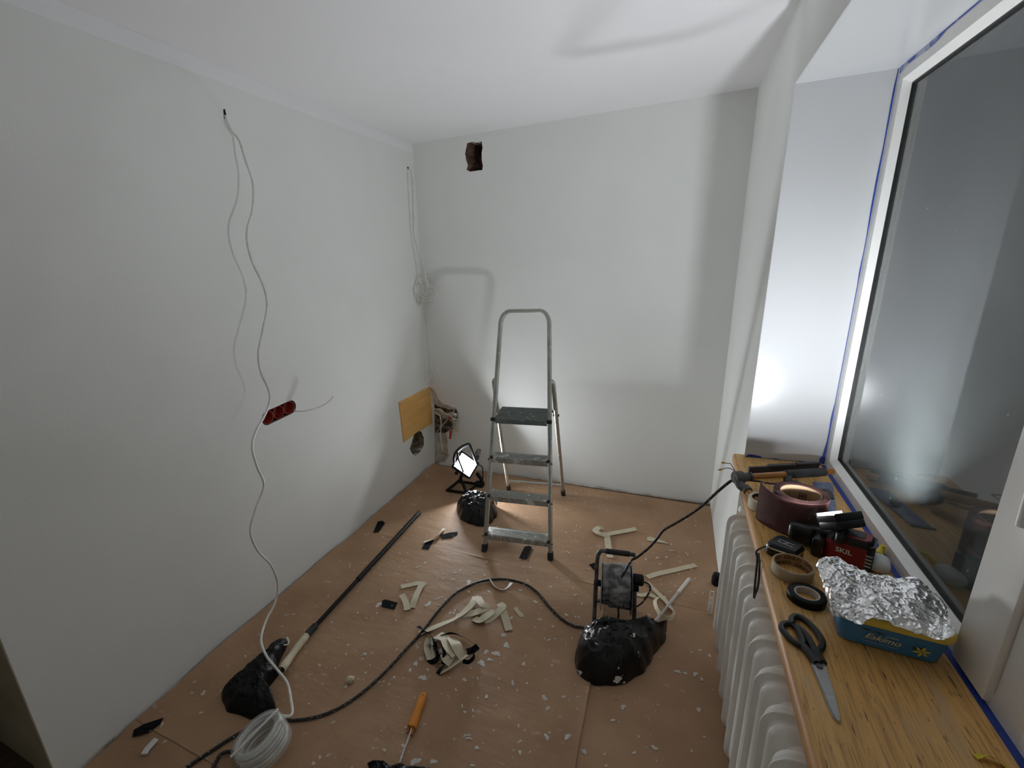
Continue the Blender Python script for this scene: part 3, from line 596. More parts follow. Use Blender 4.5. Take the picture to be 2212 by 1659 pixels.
part('grip', sweep_r(hx, [.0135 if i % 2 else .0118 for i in range(27)], 14), 'rubber', reel, 'ribbed black handle grip')
part('socket_plug', join(cyl(Rp(.070, -.01, RZ+.055), Rp(.118, -.01, RZ+.055), .026, 18, bev=.006), cyl(Rp(.058, -.01, RZ+.055), Rp(.075, -.01, RZ+.055), .016, 12)), 'black_plastic', reel)
part('plug_cord', tube(cr([Rp(.118, -.012, RZ+.05), Rp(.140, -.02, RZ+.045), Rp(.145, -.03, RZ+.02), Rp(.11, -.06, RZ-.03), Rp(.06, -.09, RZ-.045), Rp(.03, -.098, RZ-.03)], 7), .0042, 8), 'cord', reel)
part('loose_cord', tube(cr([Rp(.01, -.09, RZ-.05), Rp(.012, -.10, RZ-.09), Rp(.0, -.10, RZ-.14), Rp(-.02, -.12, .03), Rp(-.03, -.15, .012)], 6), .0042, 8), 'cord', reel)
# cord from the reel to the lamp stand on the sill
cp = [Rp(.018, -.05, RZ+.082), Yp(1362, 1213, -1.29)]+[Yp(x, y, yy) for x, y, yy in [(1376, 1204, -1.29), (1400, 1185, -1.29), (1420, 1163, -1.30), (1433, 1146, -1.31), (1460, 1130, -1.32), (1490, 1112, -1.335), (1520, 1090, -1.355), (1548, 1064, -1.375), (1572, 1044, -1.39), (1584, 1036, -1.395)]]
solo('power_cable', tube(cr(cp, 7), .0055, 8), 'cord', 'black cord stretched from the cable reel up to the windowsill', 'cord')
# ------------------------------------------------------------------ white cable coil with the cable up to the wall
CC = V((.592, -2.412, .080)); CA = V((-.36, -.10, .93)).normalized(); m = frame_of(CC, V((1, .2, .4)), CA.cross(V((1, .2, .4)).normalized()))
m = m.to_3x3().to_4x4(); xa = CA.orthogonal().normalized(); ya = CA.cross(xa); m = Matrix(((xa.x, ya.x, CA.x, CC.x), (xa.y, ya.y, CA.y, CC.y), (xa.z, ya.z, CA.z, CC.z), (0, 0, 0, 1)))
coil = thing('cable_coil', 'white cable coil in clear wrap at the bottom left of the floor', 'cable coil', (CC.x, CC.y, gz(CC.x, CC.y)))
loops = []
for i in range(10*40+1):
    t = i/40; a = t*2*math.pi; lay = int(t/5); rr_ = .070+.0105*lay+.002*math.sin(t*3); f_ = (t-lay*5)/5; f_ = 1-f_ if lay else f_
    loops.append(m @ V((rr_*math.cos(a), rr_*math.sin(a), -.036+.066*f_)))
part('cable_turns', tube(loops, .0062, 8), 'white_cable', coil)
part('wrap', lathe([(.091, -.045), (.094, -.03), (.094, .02), (.090, .036), (.082, .041), (.068, .040), (.064, .036), (.064, -.04), (.070, -.047)], 60, m), 'coil_wrap', coil, 'translucent plastic wrap', ang=60)
part('tie_band', xf(box(-.092, .092, -.007, .007, .0405, .0425, .001), m @ Matrix.Rotation(math.radians(30), 4, 'Z')), 'white_cable', coil, 'white band across the coil')
px = [(487, 250, .004), (492, 266, .016), (500, 282, .026), (517, 304, .040), (530, 345, .062), (546, 395, .085), (546, 450, .096), (533, 505, .106), (543, 560, .116), (568, 615, .126), (577, 660, .133), (566, 720, .140), (558, 765, .146), (564, 805, .152), (579, 838, .157), (583, 862, .160), (574, 892, .165), (551, 935, .172), (545, 970, .178), (556, 1010, .182), (570, 1048, .186), (552, 1100, .190), (541, 1148, .192), (556, 1188, .192), (586, 1222, .190), (600, 1262, .180), (594, 1302, .175), (574, 1342, .180)]
wp = [Xp(x, y, d) for x, y, d in px]+[Zp(564, 1382, .095), Zp(575, 1416, .095), Zp(600, 1448, .085), Zp(620, 1475, .085), Zp(628, 1510, .095), Zp(629, 1545, .10), m @ V((.062, .035, .035))]
solo('hanging_cable', tube(cr(wp, 8), .0052, 8), 'white_cable', 'long wavy white cable hanging from the left wall down to the coil', 'cable')
# --- corner cables
cc = thing('corner_cables', 'thin white cables tangled in loops down the far left corner', 'cable', Yp(905, 640, -.045))
YC = -.05
def cpt(x, y, v):
    p = Yp(x, y, v); return p if p.x > .008 else Xp(x, y, .008)
def yc(*pp): return [cpt(x, y, YC) for x, y in pp]
part('cable', tube(cr([Xp(881, 364, .002)]+yc((882, 385), (884, 430), (887, 480), (890, 515), (896, 550), (901, 580), (902, 600), (900, 620)), 6), .0030, 6), 'white_cable', cc)
part('cable', tube(cr([Xp(883, 362, .002)]+yc((888, 372), (892, 390), (893, 430), (894, 480), (895, 510), (903, 535), (913, 565), (919, 595), (920, 618)), 6), .0040, 6), 'white_cable', cc)
for k, (cx, cy, ra, rb, rot, w_) in enumerate([(921, 608, 22, 13, .1, .0036), (918, 628, 23, 15, .25, .0036), (922, 640, 21, 10, -.2, .0034), (910, 622, 14, 24, .2, .0034), (905, 630, 10, 22, -.1, .0030)]):
    lp = []
    for i in range(24):
        a = 2*math.pi*i/24; x = ra*math.cos(a); y = rb*math.sin(a)
        lp.append(cpt(cx+x*math.cos(rot)-y*math.sin(rot), cy+x*math.sin(rot)+y*math.cos(rot), YC-.012*math.sin(a+k)-.006*k))
    part('cable_loop', tube(lp, w_, 6, closed=True), 'white_cable', cc)
for k, pp in enumerate([[(902, 640), (905, 652), (904, 660)], [(906, 642), (910, 652), (908, 658)], [(900, 642), (901, 650), (902, 655)]]):
    part('stripped_end', tube(cr(yc(*pp), 4), .0024, 6), 'cream_wire', cc)
part('cable', tube(cr(yc((914, 645), (918, 662), (922, 690), (923, 715), (927, 745), (930, 775), (934, 800), (938, 815)), 6), .0028, 6), 'white_cable', cc)
part('cable', tube(cr(yc((932, 765), (940, 790), (950, 808), (952, 820), (944, 832), (934, 834), (922, 828), (917, 818), (922, 805), (931, 799)), 6), .0024, 6), 'white_cable', cc)
part('cable', tube(cr(yc((924, 720), (921, 760), (918, 800)), 6), .0014, 5), 'white_cable', cc)
lp = [Yp(942+11*math.cos(a), 826+9*math.sin(a), YC-.01) for a in [2*math.pi*i/20 for i in range(20)]]
part('cable_loop', tube(lp, .0022, 6, closed=True), 'white_cable', cc)
part('stripped_end', tube(cr(yc((934, 818), (931, 824), (929, 827)), 4), .0028, 6), 'yellow_wire', cc)
# --- plywood cover
bd = thing('plywood_cover', 'orange-brown plywood cover board with an L-shaped seam on the left wall', 'board', Xp(900, 940))
def onw(px, py, v=.0): p = Xp(px, py, v); return p
o1, o2, o3, o4 = [onw(*p) for p in [(860, 869), (927, 835), (937, 908), (871, 956)]]
s1, s2, s3 = onw(879, 899), onw(931, 868), onw(883.5, 946)
for p in (o2, o3, s2): p.y = min(p.y, -.004)
def inset(P, k=.0030):
    c = sum(P, V())/len(P); return [p+(c-p).normalized()*k for p in P]
part('panel', prism(inset([o1, o2, s2, s1, s3, o4]), (.010, 0, 0)), 'plywood', bd, smooth=False)
b5, b6, b7 = onw(898, 934), onw(911, 928), onw(935, 912)
part('panel', prism(inset([s1, s2, V((0, -.004, b7.z+.01)), V((0, -.03, b7.z)), b6, b5, s3], .0036), (.010, 0, 0)), 'plywood', bd, smooth=False)
part('backing', prism(inset([o1, o2, o3, b6, b5, o4], .006), (.004, 0, 0)), 'ink_brown', bd, smooth=False)  # dark sheet added behind the panels, its colour stands in for shade in the seam
for x, y in [(866, 874), (908, 917), (922, 845), (876, 948)]: part('nail', cyl(onw(x, y, .010), onw(x, y, .0115), .0025, 8), 'ink_brown', bd)
# --- pipes and wires in the broken corner
wb = thing('wire_bundle', 'cream wires and red-capped pipe ends sticking from the broken corner plaster', 'wires', Bp(968, 930))
for k in range(9):
    y0 = 893+rnd.uniform(-5, 12); off = rnd.uniform(.0, .03)
    pts = [Bp(937+rnd.uniform(0, 4), y0-8, .004+off*.3), Bp(950, y0-6+rnd.uniform(-5, 5), .015+off), Bp(964, y0+rnd.uniform(-6, 6), .03+off), Bp(977+rnd.uniform(-4, 4), y0+rnd.uniform(-4, 14), .03+off), Bp(986+rnd.uniform(-3, 4), y0+rnd.uniform(6, 24), .025+off)]
    part('wire', tube(cr(pts, 5), .0034, 6), 'cream_wire' if k % 3 else 'white_cable', wb)
part('wire', tube(cr([Bp(939, 890, .02), Bp(950, 898, .045), Bp(953, 918, .05), Bp(951, 940, .045), Bp(954, 960, .035), Bp(956, 975, .02)], 6), .0042, 6), 'white_cable', wb)
part('wire', tube(cr([Bp(956, 973, .02), Bp(951, 978, .025), Bp(952, 985, .02)], 5), .002, 6), 'cream_wire', wb); part('wire', tube(cr([Bp(956, 973, .02), Bp(962, 976, .025), Bp(965, 979, .02)], 5), .002, 6), 'cream_wire', wb)
part('wire', tube(cr([Bp(972, 900, .045), Bp(962, 912, .05), Bp(950, 924, .05), Bp(943, 937, .04)], 6), .0024, 6), 'white_cable', wb)
part('pipe', cyl(Bp(953, 902, .02), Bp(987, 900, .03), .010, 12), 'steel_pipe', wb); part('pipe', cyl(Bp(943, 918, .0), Bp(978, 926, .025), .012, 12), 'plaster_dark', wb)
part('red_cap', cyl(Bp(974, 930, .03), Bp(972, 948, .03), .008, 12, bev=.002), 'red_valve', wb, 'red plastic cap'); part('red_cap', cyl(Bp(969, 903, .05), Bp(976, 905, .05), .010, 12, bev=.002), 'red_valve', wb)
part('fitting', join(cyl(Bp(978, 905, .04), Bp(990, 907, .04), .010, 12), cyl(Bp(982, 895, .04), Bp(987, 897, .04), .013, 12)), 'chrome', wb)
for k in range(3): part('stripped_end', tube([Bp(982+k*3, 920+k*2, .035), Bp(985+k*3, 932+k, .035)], .0026, 6), 'yellow_wire', wb)
# --- red triple socket box
sb = thing('socket_box', 'dark red triple socket box set into the left wall', 'socket box', slot_c)
for k in (-1, 0, 1):
    mm = frame_of(slot_c+ax*(.071*k)+V((-.052, 0, 0)), ax, az)
    if (mm.to_3x3() @ V((0, 0, 1))).x < 0: mm = frame_of(slot_c+ax*(.071*k)+V((-.052, 0, 0)), -ax, az)
    part('box_cup', lathe([(.0005, 0), (.033, 0), (.0345, .002), (.0345, .0455), (.0325, .0455), (.0325, .004), (.0005, .003)], 30, mm), 'red_plastic', sb)
part('back_plate', prism([p+V((-.060, 0, 0)) for p in slot], (.006, 0, 0)), 'red_plastic', sb); 
part('side_wall', (lambda n: ([p+V((-.055, 0, 0)) for p in slot]+[p+V((-.002, 0, 0)) for p in slot], [(i, (i+1) % n, n+(i+1) % n, n+i) for i in range(n)]))(len(slot)), 'red_plastic', sb)
tb = [Xp(627, 878, -.04), Xp(634, 886, -.01), Xp(641, 888, .012), Xp(655, 888, .03), Xp(675, 884, .045), Xp(697, 876, .06), Xp(712, 866, .07), Xp(720, 857, .075)]
solo('cable_stub', tube(cr(tb, 6), .0042, 8), 'white_cable', 'short white cable end poking out of the red socket box', 'cable')
# ------------------------------------------------------------------ paint splatter on the paper (uncountable)
sv, sf = [], []
def blob(p, r, el=1., rot=0., jag=.35):
    k = 8 if r < .0022 else 14; i0 = len(sv); z = gz(p.x, p.y)+.0002; p1, p2, p3 = (rnd.uniform(0, 6.28) for _ in range(3))
    sv.append(V((p.x, p.y, z+.0005)))
    for i in range(k):
        a = 2*math.pi*i/k; q = r*(1+jag*(.55*math.sin(2*a+p1)+.4*math.sin(3*a+p2)+.3*math.sin(5*a+p3))); x, y = q*math.cos(a)*el, q*math.sin(a)
        X_ = p.x+x*math.cos(rot)-y*math.sin(rot); Y_ = p.y+x*math.sin(rot)+y*math.cos(rot); sv.append(V((X_, Y_, gz(X_, Y_)-.0004)))
    for i in range(k): sf.append((i0, i0+1+i, i0+1+(i+1) % k))
big = [(1013, 1258, 16), (1013, 1278, 7), (957, 1251, 4), (957, 1240, 5), (918, 1216, 7), (1051, 1214, 8), (995, 1232, 5), (1047, 1243, 5), (1146, 1225, 5), (1131, 1225, 5), (1190, 1267, 7), (1243, 1285, 6), (1157, 1300, 9), (1124, 1275, 9), (1103, 1270, 5), (1056, 1278, 6), (925, 1305, 12), (818, 1306, 12), (830, 1300, 8), (1040, 1432, 14), (1058, 1425, 9), (1072, 1412, 11), (1050, 1408, 10), (1094, 1394, 10), (1088, 1372, 8), (1131, 1434, 8), (913, 1464, 12), (886, 1448, 7), (898, 1434, 8), (1104, 1335, 9), (1166, 1338, 6), (1243, 1332, 4), (420, 1472, 7), (439, 1497, 7), (434, 1539, 5), (747, 1483, 7), (790, 1453, 4), (788, 1413, 8), (1051, 1505, 6), (1176, 1507, 8), (1218, 1505, 5), (1183, 1530, 6), (1004, 1538, 5), (1181, 1592, 9), (1226, 1591, 8), (1123, 1625, 6), (897, 1645, 10), (936, 1645, 9), (1007, 1435, 5), (1502, 1456, 10), (1516, 1467, 6), (1460, 1450, 5), (1466, 1451, 5), (1480, 1454, 5), (1509, 1533, 6), (1346, 1527, 8), (1522, 1592, 4), (1494, 1408, 4), (1512, 1404, 5), (1533, 1416, 6), (1414, 1615, 7), (1494, 1622, 4), (1262, 1624, 6), (985, 1490, 4), (1395, 1208, 6), (1420, 1205, 6), (1180, 1160, 4), (1223, 1100, 3), (1230, 1102, 3), (1302, 1064, 3), (1400, 1120, 3), (1250, 1560, 5), (350, 1565, 5), (356, 1602, 4), (560, 1420, 3), (505, 1462, 4), (1030, 1615, 5), (830, 1620, 6), (870, 1610, 5), (720, 1560, 4), (860, 1240, 5), (880, 1255, 4), (905, 1140, 4)]
for x, y, r in big:
    p = Zp(x, y, .007); blob(p, r/640*.72, rnd.uniform(.7, 1.6), rnd.uniform(0, 6), .5)
for k in range(1900):
    x, y = rnd.uniform(.1, 2.05), rnd.uniform(-2.7, -.05)
    if noise.noise(V((x*2.2, y*2.2, 7))) < -.22: continue
    blob(V((x, y, 0)), abs(rnd.gauss(.0012, .0014))+.0006, rnd.uniform(.6, 2.6), rnd.uniform(0, 6))
solo('paint_splatter', (sv, sf), 'splat', 'white paint drips and splatter over the brown paper', 'paint splatter', kind='stuff')
sv, sf = [], []
for (x, y, L_, wd, rot) in [(805, 1148, .10, .010, 1.2), (470, 1330, .10, .010, .9), (915, 1420, .07, .008, 1.0), (1100, 1372, .05, .006, .9), (905, 1225, .05, .01, .7), (955, 1290, .07, .008, .8), (1020, 1590, .06, .008, .5), (1405, 1625, .08, .006, -.8), (1340, 1505, .05, .004, .9), (1445, 1190, .05, .008, .4), (1270, 1228, .05, .008, .6), (930, 1460, .06, .007, 1.1), (920, 1615, .05, .004, 1.5), (1510, 1130, .09, .006, -.7), (870, 1085, .12, .010, 1.2), (1530, 1480, .07, .004, -.9)]:
    p = Zp(x, y, .007)
    for k in range(7):
        t = rnd.uniform(-.5, .5)*L_; q = p+V((math.cos(rot)*t+rnd.uniform(-wd, wd), math.sin(rot)*t+rnd.uniform(-wd, wd), 0)); blob(q, wd*rnd.uniform(.15, .5), rnd.uniform(1.2, 3.2), rot)
solo('paint_smears', (sv, sf), 'smear', 'pale scuffed paint smears on the brown paper', 'paint splatter', kind='stuff')
# ------------------------------------------------------------------ tape scraps on the floor
def flat(name, px, m, label, cat, group, dz=.0012, th=.0008):
    P = [Zp(x, y, .008) for x, y in px]; P = dense(P, 3)
    a = [V((p.x, p.y, gz(p.x, p.y)+dz)) for p in P]; n = len(a); b = [p+V((0, 0, th)) for p in a]
    c = sum(a, V())/n
    solo(name, (a+b, [tuple(reversed(range(n))), tuple(range(n, 2*n))]+[(i, (i+1) % n, n+(i+1) % n, n+i) for i in range(n)]), m, label, cat, group, smooth=False)
BG = 'black tape patches on the floor paper'
flat('tape_patch', [(826, 1297), (833, 1295), (859, 1302), (852, 1317), (824, 1311)], 'black_tape', 'black tape patch with white paint beside cream tape scraps', 'tape', BG)
flat('tape_patch', [(918, 1173), (938, 1166), (926, 1187), (911, 1185)], 'black_tape', 'small black tape patch below a cream scrap left of the ladder', 'tape', BG)
flat('tape_patch', [(951, 1156), (970, 1151), (989, 1149), (988, 1154), (975, 1161), (955, 1163)], 'black_tape', 'torn black tape strip pointing at the ladder foot', 'tape', BG)
flat('tape_patch', [(1133, 1181), (1142, 1179), (1149, 1182), (1138, 1208), (1121, 1206)], 'black_tape', 'black tape patch under the bottom ladder tread', 'tape', BG)
flat('tape_patch', [(1272, 1220), (1284, 1216), (1293, 1226), (1290, 1238)], 'black_tape', 'black tape corner showing left of the cable reel', 'tape', BG)
flat('tape_patch', [(816, 1128), (826, 1126), (832, 1131), (818, 1150), (806, 1151)], 'black_tape', 'black tape patch against the left wall near the pole end', 'tape', BG, dz=.004)
flat('tape_patch', [(290, 1578), (312, 1566), (354, 1552), (346, 1566), (322, 1584), (286, 1594)], 'black_tape', 'long black tape piece at the bottom left wall foot', 'tape', BG, dz=.004)
CG = 'cream masking tape scraps on the floor paper'; WT = .036
def scrap(name, pts, label, width=WT, tw=None, parts=None, m='masking', th=.0009):
    width *= 1.22
    """one or more ribbons that lie together as one scrap"""
    allp = [pts]+(parts or [])
    if len(allp) == 1:
        solo(name, ribbon([G(x, y, z) for x, y, z in pts], width, tw, th), m, label, 'tape scrap', CG, ang=60); return
    t = thing(name, label, 'tape scrap', G(pts[0][0], pts[0][1]), CG)
    for k, pp in enumerate(allp):
        part('strip', ribbon([G(x, y, z+.001*k) for x, y, z in pp], width, tw if k == 0 else None, th), m, t, ang=60)
scrap('tape_scrap', [(1318, 1205, .002), (1314, 1180, .002), (1311, 1160, .003), (1305, 1150, .005)], 'Y-shaped cream tape scrap behind the reel handle', .030, parts=[[(1312, 1154, .003), (1340, 1149, .003), (1360, 1145, .003), (1374, 1142, .006)], [(1308, 1158, .003), (1294, 1152, .012), (1286, 1146, .010), (1294, 1140, .014), (1303, 1141, .006)]])
flat('tape_scrap', [(1397, 1161), (1404, 1159), (1425, 1166), (1446, 1175), (1430, 1173), (1398, 1168)], 'masking', 'small pointed cream tape scrap by the lamp cord', 'tape scrap', CG)
scrap('tape_scrap', [(1398, 1247, .002), (1420, 1240, .002), (1455, 1232, .003), (1480, 1226, .003), (1503, 1221, .004)], 'long straight cream tape strip right of the reel', .026)
scrap('tape_scrap', [(1398, 1258, .004), (1415, 1275, .003), (1435, 1295, .004), (1450, 1315, .012), (1456, 1325, .014), (1448, 1336, .012), (1432, 1334, .010), (1420, 1318, .014), (1415, 1300, .012), (1420, 1290, .004)], 'curled loop of cream tape beside the clear tube', .020, tw=[0, 0, 0, .5, 1.1, 1.3, 1.2, 1.2, .9, .3], parts=[[(1372, 1283, .002), (1385, 1286, .003), (1400, 1284, .006), (1416, 1290, .004)]])
scrap('tape_scrap', [(866, 1268, .002), (884, 1264, .003), (905, 1260, .004), (919, 1264, .006)], 'folded cream tape scrap left of the cord arc', .026, parts=[[(911, 1262, .005), (902, 1280, .006), (896, 1295, .008), (890, 1313, .004)], [(868, 1284, .003), (876, 1300, .003), (880, 1318, .003)]])
scrap('tape_scrap', [(905, 1368, .004), (950, 1350, .010), (985, 1335, .014), (1010, 1315, .020), (1024, 1298, .022), (1028, 1288, .012)], 'tangled cream tape ribbons inside the cord arc', .030, tw=[.2, .3, .5, .2, .1, .2], parts=[[(985, 1332, .004), (1005, 1328, .012), (1030, 1322, .020), (1050, 1312, .026), (1040, 1304, .030), (1032, 1290, .016)], [(1024, 1336, .006), (1036, 1340, .016), (1052, 1330, .022), (1064, 1322, .020), (1058, 1336, .014), (1046, 1342, .008)], [(1054, 1342, .006), (1076, 1322, .018), (1086, 1310, .020), (1078, 1304, .012)], [(1084, 1312, .016), (1090, 1330, .010), (1096, 1350, .006), (1100, 1362, .003)]])
flat('tape_scrap', [(1108, 1314), (1116, 1311), (1121, 1319), (1131, 1328), (1130, 1334), (1122, 1333), (1116, 1325)], 'masking', 'tiny torn cream tape bit right of the tangled ribbons', 'tape scrap', CG)
scrap('tape_scrap', [(916, 1171, .004), (930, 1166, .006), (946, 1158, .008), (954, 1148, .010), (959, 1142, .004)], 'twisted cream tape scrap over two black patches', .016, tw=[0, .5, 1.0, .3, 0])
bk = thing('printed_backing', 'curled printed backing strip leaning on the black cord', 'paper strip', G(1085, 1265))
part('strip', ribbon([G(1058, 1250, .014), (lambda p: p)(G(1068, 1266, .010)), G(1084, 1274, .008), G(1096, 1270, .010), G(1105, 1259, .016)], .022, [.9, .8, .6, .6, .4], .0008), 'print_white', bk, ang=60)
# wad of crumpled tape and plastic
wad = thing('tape_wad', 'tangled wad of cream masking tape and black tape strips on the paper', 'tape wad', G(965, 1405))
def wadr(pts, m, w_=.028, tw=None): w_ *= 1.2; part('strip', ribbon([G(x, y, z) for x, y, z in pts], w_, tw, .001), m, wad, ang=60)
wadr([(930, 1378, .006), (925, 1400, .012), (932, 1425, .010)], 'masking', .034, [.2, .4, .2])
wadr([(945, 1372, .02), (962, 1380, .035), (970, 1400, .04), (985, 1415, .03)], 'masking', .045, [.1, .2, .4, .2])
wadr([(975, 1378, .03), (985, 1392, .045), (992, 1408, .03), (1000, 1420, .012)], 'masking', .042, [.5, .2, .3, .1])
wadr([(950, 1452, .004), (965, 1445, .012), (985, 1432, .018), (1008, 1415, .020)], 'masking', .028, [.2, .4, .5, .6])
wadr([(960, 1400, .03), (965, 1420, .035), (975, 1432, .02)], 'masking', .04)
wadr([(940, 1385, .03), (955, 1395, .042), (960, 1415, .04), (958, 1435, .012)], 'black_tape', .016, [.6, .9, .6, .3])
wadr([(903, 1353, .012), (915, 1362, .014), (930, 1372, .020), (938, 1386, .028), (942, 1405, .025)], 'black_tape', .018, [.3, .9, 1.2, .8, .6])
wadr([(925, 1390, .018), (940, 1400, .03), (945, 1420, .02), (935, 1430, .006), (926, 1424, .006)], 'black_tape', .018, [1.0, .7, .9, .6, .4])
wadr([(952, 1375, .02), (975, 1368, .03), (1000, 1376, .028), (1022, 1390, .018), (1034, 1398, .008)], 'black_tape', .018, [1.2, 1.1, .9, .9, .8])
wadr([(1032, 1396, .010), (1020, 1405, .010), (1008, 1408, .02)], 'black_tape', .022, [.4, .8, .5])
wadr([(1020, 1402, .006), (1024, 1418, .010), (1012, 1430, .008), (1000, 1428, .006)], 'black_tape', .014, [1.1, 1.2, 1.0, .8])
wadr([(930, 1425, .004), (945, 1435, .012), (958, 1430, .024), (950, 1412, .034)], 'black_tape', .012, [1., .9, .8, .6])
wadr([(946, 1456, .004), (952, 1445, .012), (965, 1432, .02)], 'black_tape', .018, [.3, .6, .9])
# paper ball, brush handle, tube, clip
p = G(757, 1473); bm = bmesh.new(); bmesh.ops.create_icosphere(bm, subdivisions=3, radius=.0160)
for v in bm.verts: v.co *= 1+.28*noise.noise(v.co*130); v.co.z *= .8
solo('crumpled_ball', move(bm_geo(bm), p+V((0, 0, .0122))), 'masking', 'small crumpled cream tape ball alone on the floor', 'tape ball', ang=20)
rl = thing('roller_handle', 'orange plastic roller handle with a white paint-crusted wire rod', 'roller handle', G(905, 1530))
ha, hb = G(916, 1499, .012), G(889, 1572, .012); hp = [ha.lerp(hb, t/10) for t in range(11)]; hdv = (hb-ha).normalized()
part('grip', sweep(hp, rect(.0110, .0150, .6), up=(0, 0, 1), scale=lambda t: [.72, .96, 1.04, 1.06, 1.04, 1.0, 1.02, 1.08, 1.16, 1.2, 1.16][int(round(t*10))]), 'orange_plastic', rl, 'bright orange plastic grip')
sd = V((-hdv.y, hdv.x, 0))
part('prong', join(tube([hb+sd*.008, hb+sd*.010+hdv*.025], .0042, 8), tube([hb-sd*.008, hb-sd*.009+hdv*.022], .0042, 8)), 'orange_dark', rl)
part('hang_hole', cyl(ha+hdv*.012+V((0, 0, .0085)), ha+hdv*.012+V((0, 0, .0128)), .0035, 12), 'orange_dark', rl)
rp_ = cr([hb-hdv*.004, G(884, 1590, .012), G(872, 1622, .012), G(862, 1655, .014), G(855, 1690, .016)], 14)
part('rod', sweep_r(rp_, [.0034*(1+.28*math.sin(i*1.9)) for i in range(len(rp_))], 8), 'paint_blob', rl, 'wire rod crusted with white paint')
ct = thing('clear_tube', 'translucent grey tube with a white painted tip behind the big bag', 'tube', G(1450, 1300))
ta, tm, tb_ = G(1410, 1350, .010), G(1465, 1280, .012), G(1489, 1251, .013)
part('shaft', cyl(ta, tm, .0068, 12), 'clear_tube', ct); part('tip', cyl(tm, tb_, .0085, 12), 'print_white', ct, 'white painted tip')
cl_ = thing('plastic_clip', 'white plastic clip strip standing by the radiator foot', 'clip', G(1533, 1325))
c0, c1 = Yp(1533, 1325, -1.10), Yp(1534, 1276, -1.10)
mm = frame_of(c0, (1, 0, 0), c1-c0); hgt = (c1-c0).length
part('strip', xf(join(box(-.010, .010, 0, hgt*.72, -.003, .003, .002), box(-.010, -.005, hgt*.70, hgt, -.003, .003, .002), box(.005, .010, hgt*.70, hgt, -.003, .003, .002), box(-.010, .010, hgt*.94, hgt, -.003, .003, .002), box(-.006, .006, hgt*.2, hgt*.5, .003, .006, .001)), mm), 'white_pvc', cl_)
p = G(1547, 1262); p.z = gz(p.x, p.y)
solo('pipe_cap', lathe([(.001, 0), (.020, 0), (.024, .008), (.024, .042), (.018, .062), (.001, .064)], 24, Matrix.Translation(p)), 'black_plastic', 'dark rubber cap half hidden behind the first radiator rib', 'cap')
pc_ = thing('paint_stick', 'short white-painted stick at the bottom left of the floor', 'stick', G(325, 1612))
part('stick', sweep([G(311, 1630, .007), G(318, 1618, .007), G(338, 1597, .007)], rect(.004, .011, .5), up=(0, 0, 1)), 'paint_blob', pc_)
# ------------------------------------------------------------------ windowsill things
def S(px, py, dz=0.): return Zp(px, py, ZS+dz)
Z0 = ZS+.0006
# sandpaper roll
c = S(1730, 1064, .12); c.z = Z0; sr = thing('sandpaper_roll', 'dusty maroon sandpaper roll standing with a loose pointed end', 'sandpaper', c)
RH = .120
def spiral():
    P = []; T = 5.2
    for i in range(int(T*40)+1):
        t = i/40; a = math.radians(200)-t*2*math.pi*1.0; r_ = .0545+.0036*t; P.append((r_*math.cos(a), r_*math.sin(a)))
    return P
sp = spiral()
# tail: leaves the roll tangentially on the left and bows outwards
ex, ey = sp[-1]; tx, ty = sp[-1][0]-sp[-2][0], sp[-1][1]-sp[-2][1]; L_ = math.hypot(tx, ty); tx, ty = tx/L_, ty/L_
a_end = math.atan2(ey, ex); tail = []
for i in range(1, 26):
    t = i/25; a = a_end-t*1.25; r_ = .0545+.0036*5.2+.034*t*t; tail.append((r_*math.cos(a), r_*math.sin(a)))
rot = math.atan2(tail[-1][1], tail[-1][0]); tgt = math.radians(170); dr = tgt-rot
def rot2(p): return (p[0]*math.cos(dr)-p[1]*math.sin(dr), p[0]*math.sin(dr)+p[1]*math.cos(dr))
P = [rot2(p) for p in sp+tail]; n = len(P); vs, fs = [], []
for i, (x, y) in enumerate(P):
    nx, ny = x/math.hypot(x, y), y/math.hypot(x, y); zt = RH+(.0 if i < n-12 else .012*((i-(n-12))/11)**1.5); th = .0007
    vs += [V((x+nx*th, y+ny*th, 0)), V((x-nx*th, y-ny*th, 0)), V((x-nx*th, y-ny*th, zt)), V((x+nx*th, y+ny*th, zt))]
for i in range(n-1):
    for q in range(4): fs.append((i*4+q, i*4+(q+1) % 4, i*4+4+(q+1) % 4, i*4+4+q))
fs += [(3, 2, 1, 0), tuple((n-1)*4+q for q in range(4))]
part('abrasive_sheet', move((vs, fs), c), 'sandpaper', sr, 'coiled maroon abrasive sheet', ang=60)
part('core', lathe([(.0520, 0), (.0535, 0), (.0535, RH-.001), (.0520, RH-.001)], 50, Matrix.Translation(c)), 'sand_core', sr, 'tan inner turn with printed marks')
def wrap_in(g, cen, r, a0, zc):   # text bent on the inside of a ring
    out = []
    for p in g[0]: a = a0-p.x/r; out.append(cen+V((r*math.cos(a), r*math.sin(a), zc+p.y)))
    return out, g[1]
camang = math.atan2(c.y-CAM.y, c.x-CAM.x)
def flat_in(rects): return join(*[(lambda g: g)(slabs_grid(x0, x1, y0, y1)) for x0, x1, y0, y1 in rects])
def slabs_grid(x0, x1, y0, y1): return [V((x0+(x1-x0)*i/6, y, 0)) for y in (y0, y1) for i in range(7)], [(i, i+1, i+8, i+7) for i in range(6)]
def arrow(): return join(slabs_grid(-.008, .006, -.0006, .0006), ([V((.003, .004, 0)), V((.009, 0, 0)), V((.003, -.004, 0)), V((.006, 0, 0))], [(0, 3, 2, 1)]))
part('arrow_print', wrap_in(arrow(), c, .0517, camang+.72, RH-.026), 'ink_brown', sr, smooth=False)
part('arrow_print', wrap_in(arrow(), c, .0517, camang-.95, RH-.052), 'ink_brown', sr, smooth=False)
